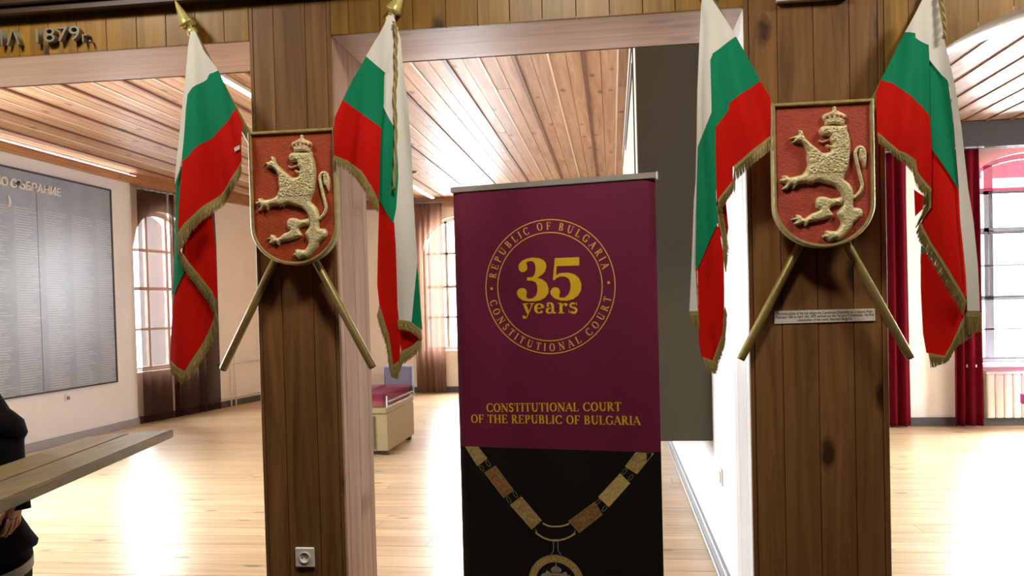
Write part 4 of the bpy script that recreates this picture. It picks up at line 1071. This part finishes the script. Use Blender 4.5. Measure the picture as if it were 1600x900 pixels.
arc_text('seal_word', 'CONSTITUTIONAL COURT', 190, 350, RO*.9+CAP/2, -1, CAP)
pr = Print()
for a in (180, 2): pr.disc((cs[0]+RO*.9*math.cos(math.radians(a)), cs[1]+RO*.9*math.sin(math.radians(a))), .0058)
pr.done('seal_dot', M_INK2, up)
N3 = lambda x, y: bpix(790+x/8.179, 390+y/8.179)
THREE = [(165,215),(175,180),(215,140),(270,115),(340,103),(420,108),(480,130),(515,170),(522,220),(505,280),(470,320),(405,360),(470,380),(525,425),(552,500),(545,560),(510,610),(450,645),(380,662),(290,662),(220,650),(165,610),(145,560),(155,520),(185,495),(220,490),(255,505),(275,540),(265,590),(268,612),(300,628),(350,620),(390,585),(408,530),(405,460),(385,420),(340,398),(275,395),(275,355),(345,352),(375,310),(385,240),(375,180),(345,148),(300,148),(270,160),(265,180),(280,215),(275,255),(245,285),(205,290),(172,262)]
FIVE = [(630,108),(943,97),(943,203),(655,212),(645,325),(700,300),(800,295),(880,315),(940,365),(970,440),(965,520),(925,590),(860,635),(780,655),(700,650),(620,620),(575,570),(572,530),(600,490),(640,478),(680,495),(697,535),(685,600),(700,615),(760,612),(805,570),(828,510),(832,440),(810,375),(760,345),(700,345),(650,365),(628,392),(605,385)]
pr = Print(); pr.poly([N3(*p) for p in THREE]); pr.done('numeral_three', M_INK, up)
pr = Print(); pr.poly([N3(*p) for p in FIVE]); pr.done('numeral_five', M_INK, up)
pr = Print(.0012); u1 = (bpix(800, 450)[0]-bpix(790, 450)[0])/81.79
def ys(pts, wd): pr.strip([N3(*p) for p in pts], [w_*u1 for w_ in wd] if hasattr(wd, '__len__') else wd*u1)
def yarc(cx, cy, rx, ry, a0, a1, T, t, n=18):
    A = [math.radians(a0+(a1-a0)*i/n) for i in range(n+1)]
    ys([(cx+rx*math.cos(a), cy-ry*math.sin(a)) for a in A], [t+(T-t)*abs(math.cos(a)) for a in A])
ys([(242, 698), (290, 812)], 36); ys([(342, 698), (276, 852)], 13); ys([(212, 694), (290, 692)], 11); ys([(312, 692), (364, 690)], 11); ys([(276, 850), (262, 872), (240, 880)], 14); pr.disc(N3(236, 862), 20*u1)
yarc(430, 752, 46, 58, 0, 325, 38, 11); ys([(392, 750), (492, 744)], 12); ys([(492, 744), (484, 712)], 14)
yarc(565, 716, 34, 34, 10, 150, 34, 12); ys([(602, 712), (604, 790), (622, 812), (648, 804)], [34, 34, 22, 10]); pr.disc(N3(540, 714), 16*u1); yarc(562, 780, 32, 32, 70, 320, 32, 11)
ys([(708, 686), (710, 808)], 36); ys([(676, 812), (750, 810)], 12); ys([(672, 688), (716, 686)], 12); ys([(722, 722), (742, 694), (768, 690)], [12, 12, 16]); pr.disc(N3(772, 704), 19*u1)
yarc(862, 712, 32, 26, 40, 262, 24, 22); yarc(868, 775, 38, 32, 100, -150, 28, 26); ys([(906, 672), (908, 712)], 9); ys([(812, 768), (812, 812)], 9)
pr.done('lettering_years', M_INK, up)

# chain and medal printed on the black sheet
NC = lambda x, y: bpix(720+x/4.284, 690+y/4.284)
def quad_print(P, mat, name, frame=None):
    p = Print(.0012); p.poly([NC(*q) for q in P]); o = p.done(name, mat, lo)
    c = np.mean(np.array(P, float), 0); pr2 = Print(.0017); Q = [NC(*q) for q in P]
    pr2.strip(Q+[Q[0]], .0022)
    a, b, cc, d_ = [np.array(q, float) for q in P]; rnd = random.Random(int(c[0]))
    for k in range(7):
        s0, t0, s1, t1 = [rnd.uniform(.12, .88) for _ in range(4)]
        f = lambda s, t: tuple((a*(1-s)+b*s)*(1-t)+(d_*(1-s)+cc*s)*t)
        pr2.strip([NC(*f(s0, t0)), NC(*f((s0+s1)/2+.06, (t0+t1)/2)), NC(*f(s1, t1))], .0016)
    pr2.done('engraving', frame or M_CH3, o)
    return o
quad_print([(30, 34), (118, 36), (178, 112), (112, 162)], M_CH1, 'chain_plate')
quad_print([(160, 208), (232, 162), (355, 325), (288, 376)], M_CH2, 'chain_plate', M_CH1)
quad_print([(332, 424), (406, 368), (542, 528), (476, 586)], M_CH1, 'chain_plate')
quad_print([(724, 532), (896, 404), (950, 486), (792, 610)], M_CH2, 'chain_plate', M_CH1)
quad_print([(922, 370), (1068, 212), (1132, 278), (992, 436)], M_CH3, 'chain_plate', M_INK2)
quad_print([(1102, 166), (1172, 72), (1292, 78), (1178, 216)], M_CH1, 'chain_plate')
p = Print(.0014)
for c, ang in (((140, 176), 55), ((184, 146), 55), ((322, 390), 55), ((366, 354), 55), ((1096, 200), 128), ((1138, 240), 128), ((918, 404), 128), ((964, 446), 128)):
    a = math.radians(ang); dx, dy = math.cos(a), math.sin(a); C = []
    for i in range(13):
        t = 2*math.pi*i/12; C.append(NC(c[0]+dx*24*math.cos(t)-dy*10*math.sin(t), c[1]+dy*24*math.cos(t)+dx*10*math.sin(t)))
    p.strip(C, .0016)
p.done('chain_ring', M_SILV, lo)
p = Print(.0014)
p.strip([NC(*q) for q in spline([(548, 545), (590, 564), (640, 568), (690, 562), (726, 548)], 5, False)], .0062)
p.strip([NC(*q) for q in spline([(500, 608), (560, 646), (632, 662), (705, 648), (768, 614)], 5, False)], .0068)
p.strip([NC(500, 588), NC(512, 606)], .0024); p.strip([NC(768, 596), NC(756, 614)], .0024)
p.done('chain_bar', M_CH3, lo)
p = Print(.0018); p.strip([NC(622, 652), NC(620, 730), NC(606, 756)], .0026); p.strip([NC(650, 652), NC(652, 730), NC(672, 756)], .0026); p.strip([NC(616, 654), NC(656, 654)], .003); p.done('medal_loop', M_SILV, lo)
mc = NC(641, 950); mr = NC(641, 950)[1]-NC(641, 760)[1]; mr = abs(mr)
p = Print(.0014); p.ring(mc, mr*.88, mr*.24); p.done('medal_band', M_CH1, lo)
p = Print(.0017); p.ring(mc, mr*1.0, .0025); p.ring(mc, mr*.76, .0025); p.done('medal_rim', M_SILV, lo)
def arc_small(s, a0, a1, r, cap):
    V, F = [], []
    for i, c in enumerate(s):
        if c == ' ': continue
        a = math.radians(a0+(a1-a0)*(i+.5)/len(s)); me = text_mesh(c, cap/.7); x0, x1 = mwid(me); k = len(V)
        for v in me.vertices:
            x, y = v.co.x-(x0+x1)/2, v.co.y-cap/2
            V.append(bpt(mc[0]+(r+y)*math.cos(a)+x*math.sin(a), mc[1]+(r+y)*math.sin(a)-x*math.cos(a), .0019))
        F += [tuple(j+k for j in f.vertices) for f in me.polygons]; bpy.data.meshes.remove(me)
    return link('medal_lettering', mesh('medal_lettering', V, F), M_INK2, lo)
arc_small('РЕПУБЛИКА БЪЛГАРИЯ', 178, 2, mr*.88, mr*.15)
p = Print(.0014)                                   # crown and supporters of the medal
K = lambda x, y: (mc[0]+x*mr, mc[1]+y*mr)
p.poly([K(*q) for q in [(-.16,.38),(-.2,.5),(-.12,.58),(-.05,.6),(0,.66),(.05,.6),(.12,.58),(.2,.5),(.16,.38)]])
p.poly([K(*q) for q in [(-.62,.16),(-.5,.32),(-.38,.36),(-.36,.44),(-.26,.42),(-.2,.36),(.2,.36),(.26,.42),(.36,.44),(.4,.34),(.52,.32),(.64,.14),(.5,-.3),(.2,-.5),(-.2,-.5),(-.5,-.3)]])
p.strip([K(0, .66), K(0, .72)], .003); p.strip([K(-.025, .695), K(.025, .695)], .003)
p.done('medal_crest', M_SILV, lo)
p = Print(.0018); p.strip([K(-.16, .42), K(.16, .42)], .003)
for x in (-.12, -.06, 0, .06, .12): p.strip([K(x, .43), K(x*.6, .58)], .0016)
p.poly([K(*q) for q in [(-.18,.3),(.18,.3),(.18,-.05),(0,-.25),(-.18,-.05)]]); p.done('medal_detail', M_CH2, lo)

# ------------------------------------------------------------------ rail board at the left and its trestle
rl_ = thing('rail_board', (-1.75, 1.6, 0), 'worn olive brown plank rail jutting in from the left edge', 'rail')
def railplank(o0, o1, name, yend):
    # plan: near edge runs from (-1.70,2.07) to (-1.944,3.408)
    n0 = Vector((-1.70, 2.07)); dd = (Vector((-1.944, 3.408))-n0).normalized(); nn = Vector((-dd.y, dd.x))
    a, b = n0-dd*1.15, n0+dd*yend
    q = [a+nn*o0, b+nn*o0-dd*(o0*.5), b+nn*o1-dd*(o1*.5), a+nn*o1]
    me = fixn(mesh(name, [(p.x, p.y, z) for z in (.962, 1.0) for p in q], BOXF))
    bm = bmesh.new(); bm.from_mesh(me); bmesh.ops.bevel(bm, geom=bm.edges[:], offset=.005, segments=2, affect='EDGES')
    bm.to_mesh(me); bm.free()
    return link(name, me, M_RAIL, rl_)
railplank(0, .152, 'board', 1.36); railplank(.156, .31, 'board', 1.36)
for t in (-.9, -.35):
    n0 = Vector((-1.70, 2.07)); dd = (Vector((-1.944, 3.408))-n0).normalized(); nn = Vector((-dd.y, dd.x)); c = n0+dd*t
    for o in (.06, .25):
        p = c+nn*o; box('post', p.x-.03, p.x+.03, p.y-.03, p.y+.03, 0, .961, M_RAIL, rl_, .004)
    a, b = c+nn*.09, c+nn*.22; box('brace', b.x, a.x, a.y-.015, a.y+.015, .3, .36, M_RAIL, rl_)

# ------------------------------------------------------------------ person in black beside the rail
def person(base, label):
    bx, by = base
    lean = lambda me: [setattr(v.co, 'x', v.co.x-.42*max(0, v.co.z-1.10)) for v in me.vertices] and me
    J = {'pelvis': (0, 0, .95), 'waist': (0, 0, 1.08), 'chest': (0, .01, 1.30), 'neck0': (0, .01, 1.45), 'neck': (0, .0, 1.52), 'head': (0, -.02, 1.62), 'crown': (0, -.01, 1.73),
         'rs': (.11, .01, 1.40), 'rsh': (.135, .01, 1.34), 're': (.205, .03, 1.07), 'rw': (.27, -.02, .845), 'ls': (-.12, .01, 1.40), 'lsh': (-.15, .01, 1.34), 'le': (-.22, .03, 1.08), 'lw': (-.25, -.05, .85),
         'rh': (.09, 0, .90), 'rk': (.095, -.01, .5), 'ra': (.095, .02, .09), 'rt': (.11, -.14, .04), 'lh': (-.09, 0, .90), 'lk': (-.1, -.01, .5), 'la': (-.1, .02, .09), 'lt': (-.12, -.14, .04)}
    R = {'pelvis': (.16, .12), 'waist': (.145, .105), 'chest': (.165, .115), 'neck0': (.075, .07), 'neck': (.056, .058), 'head': (.076, .095), 'crown': (.06, .075), 'rs': (.085, .08), 'rsh': (.068, .068), 're': (.052, .052), 'rw': (.036, .036),
         'rh': (.095, .1), 'rk': (.062, .065), 'ra': (.045, .05), 'rt': (.042, .034)}
    E_ = [('pelvis', 'waist'), ('waist', 'chest'), ('chest', 'neck0'), ('neck0', 'neck'), ('neck', 'head'), ('head', 'crown')]
    for s in 'rl':
        E_ += [('chest', s+'s'), (s+'s', s+'sh'), (s+'sh', s+'e'), (s+'e', s+'w'), ('pelvis', s+'h'), (s+'h', s+'k'), (s+'k', s+'a'), (s+'a', s+'t')]
    hands = []
    for s, sg in (('r', 1), ('l', -1)):
        w0 = Vector(J[s+'w']); p0 = w0+Vector((.004*sg, -.02, -.05)); J[s+'p'] = tuple(p0); R[s+'p'] = (.024, .036); E_.append((s+'w', s+'p'))
        for i, (dy, ln) in enumerate(((-.027, .066), (-.009, .076), (.009, .071), (.026, .056))):
            k = None
            prev = s+'p'
            for j, f in enumerate((.45, .8, 1.15)):
                nm = '%sf%d%d' % (s, i, j); J[nm] = tuple(p0+Vector((-.012*sg*j*j*.5, dy*1.2-.006*j, -.03-ln*f*.9))); R[nm] = (.0092-.0006*j, .0092-.0006*j); E_.append((prev, nm)); prev = nm
        prev = s+'p'
        for j, q in enumerate(((-.004*sg, -.036, -.005), (-.012*sg, -.052, -.03), (-.016*sg, -.056, -.055))):
            nm = '%sth%d' % (s, j); J[nm] = tuple(p0+Vector(q)); R[nm] = (.0105-.0008*j,)*2; E_.append((prev, nm)); prev = nm
    names = list(J); idx = {n: i for i, n in enumerate(names)}
    me = bpy.data.meshes.new('body'); me.from_pydata([(J[n][0]+bx, J[n][1]+by, J[n][2]) for n in names], [(idx[a], idx[b]) for a, b in E_], [])
    o = bpy.data.objects.new('body', me); COL.objects.link(o)
    sk = o.modifiers.new('skin', 'SKIN'); sk.use_smooth_shade = True
    for n in names:
        r = R.get(n) or R['r'+n[1:]]; sv = me.skin_vertices[0].data[idx[n]]; sv.radius = r; sv.use_root = n == 'pelvis'
    su = o.modifiers.new('sub', 'SUBSURF'); su.levels = 2; su.render_levels = 2
    dg = bpy.context.evaluated_depsgraph_get(); bme = bpy.data.meshes.new_from_object(o.evaluated_get(dg)); bpy.data.objects.remove(o)
    bme.materials.clear()
    for m_ in (M_CLOTH, M_SKIN): bme.materials.append(m_)
    for f in bme.polygons:
        c = f.center; f.material_index = 1 if (c.z > 1.50 or (c.z < .83 and abs(c.x-bx) > .235 and c.z > .6)) else 0
    root = thing('person', (bx, by, 0), label, 'person')
    link('body', lean(bme), None, root, smooth=True)
    # jacket: flared elliptical shell to below the hip, folded sleeve bulges included
    V, F = [], []; N = 40
    prof = [(.32, .262, .19), (.5, .268, .19), (.615, .272, .19), (.622, .292, .2), (.64, .298, .2), (.68, .27, .185), (.74, .236, .165), (.9, .21, .15), (1.0, .182, .13), (1.1, .165, .126), (1.25, .155, .13), (1.36, .15, .12), (1.42, .12, .1), (1.465, .08, .08)]
    for z, rx, ry in prof:
        for k in range(N):
            a = 2*math.pi*k/N; w_ = 1+.025*math.sin(5*a+z*9)*(1.45-z); V.append((bx+rx*w_*math.cos(a), by+.005+ry*w_*math.sin(a), z))
    for i in range(len(prof)-1):
        for k in range(N): F.append((i*N+k, i*N+(k+1) % N, (i+1)*N+(k+1) % N, (i+1)*N+k))
    jk = link('jacket', lean(fixn(mesh('jacket', V, F))), M_CLOTH, root, smooth=True); md = jk.modifiers.new('t', 'SOLIDIFY'); md.thickness = .006
    for sg in (1, -1):
        P = [(bx+.115*sg, by+.01, 1.38), (bx+.135*sg, by+.015, 1.28), (bx+.155*sg, by+.02, 1.16), (bx+.212*sg, by+.03, 1.085), (bx+.205*sg, by+.03, 1.055), (bx+.225*sg, by+.01, .96), (bx+.264*sg, by-.012, .775)]
        sl_ = link('sleeve', lean(fixn(mesh('sleeve', *tubemesh(spline(P, 3, False), [.076, .075, .073, .071, .069, .067, .067, .066, .066, .066, .065, .064, .062, .058, .057, .056, .055, .053, .052][:len(spline(P, 3, False))], 14)))), M_CLOTH, root, smooth=True)
    # pale strap of a bag across the hip
    V, F = [], []
    for i in range(21):
        a = math.radians(-100+160*i/20)
        for z in (.655, .695):
            for k in (0, .006): V.append((bx+(.276+k)*math.cos(a), by+(.196+k)*math.sin(a), z-.10*(1-i/20)-.09))
    for i in range(20):
        a, b = 4*i, 4*i+4; F += [(a, b, b+2, a+2), (a+1, a+3, b+3, b+1), (a, a+1, b+1, b), (a+2, b+2, b+3, a+3)]
    link('strap', fixn(mesh('strap', V, F)), plain('grey_strap', srgb(150, 150, 140), .6), root)
    # hair cap, nose, ears, eyes, mouth
    V, F = [], []; nu, nv = 24, 12
    for j in range(nv+1):
        t = j/nv*1.75
        for i in range(nu):
            a = 2*math.pi*i/nu; cut = 1 if math.sin(a) > -.35 else .62
            tt = t*cut; V.append((bx+.088*math.sin(tt)*math.cos(a), by-.004+.108*math.sin(tt)*math.sin(a), 1.66+.105*math.cos(tt)))
    for j in range(nv):
        for i in range(nu): F.append((j*nu+i, j*nu+(i+1) % nu, (j+1)*nu+(i+1) % nu, (j+1)*nu+i))
    link('hair', lean(fixn(mesh('hair', V, F))), M_HAIR, root, smooth=True)
    bx -= .42*.52
    lathe('nose', [(.013, 0), (.011, .012), (.004, .022)], (bx, by-.105, 1.615), (0, -1, -.25), M_SKIN, root, 10)
    for sg in (1, -1):
        lathe('ear', [(.02, 0), (.022, .006), (.012, .012)], (bx+sg*.075, by-.01, 1.62), (sg, 0, .0), M_SKIN, root, 10)
        lathe('eye', [(.011, 0), (.009, .006), (.004, .009)], (bx+sg*.03, by-.098, 1.64), (0, -1, 0), M_WHITE, root, 10)
    box('mouth', bx-.022, bx+.022, by-.112, by-.1, 1.562, 1.572, M_PINK, root, .003)
    return root
person((-2.53, 2.85), 'person in a black suit at the left edge beside the plank rail, arm hanging')
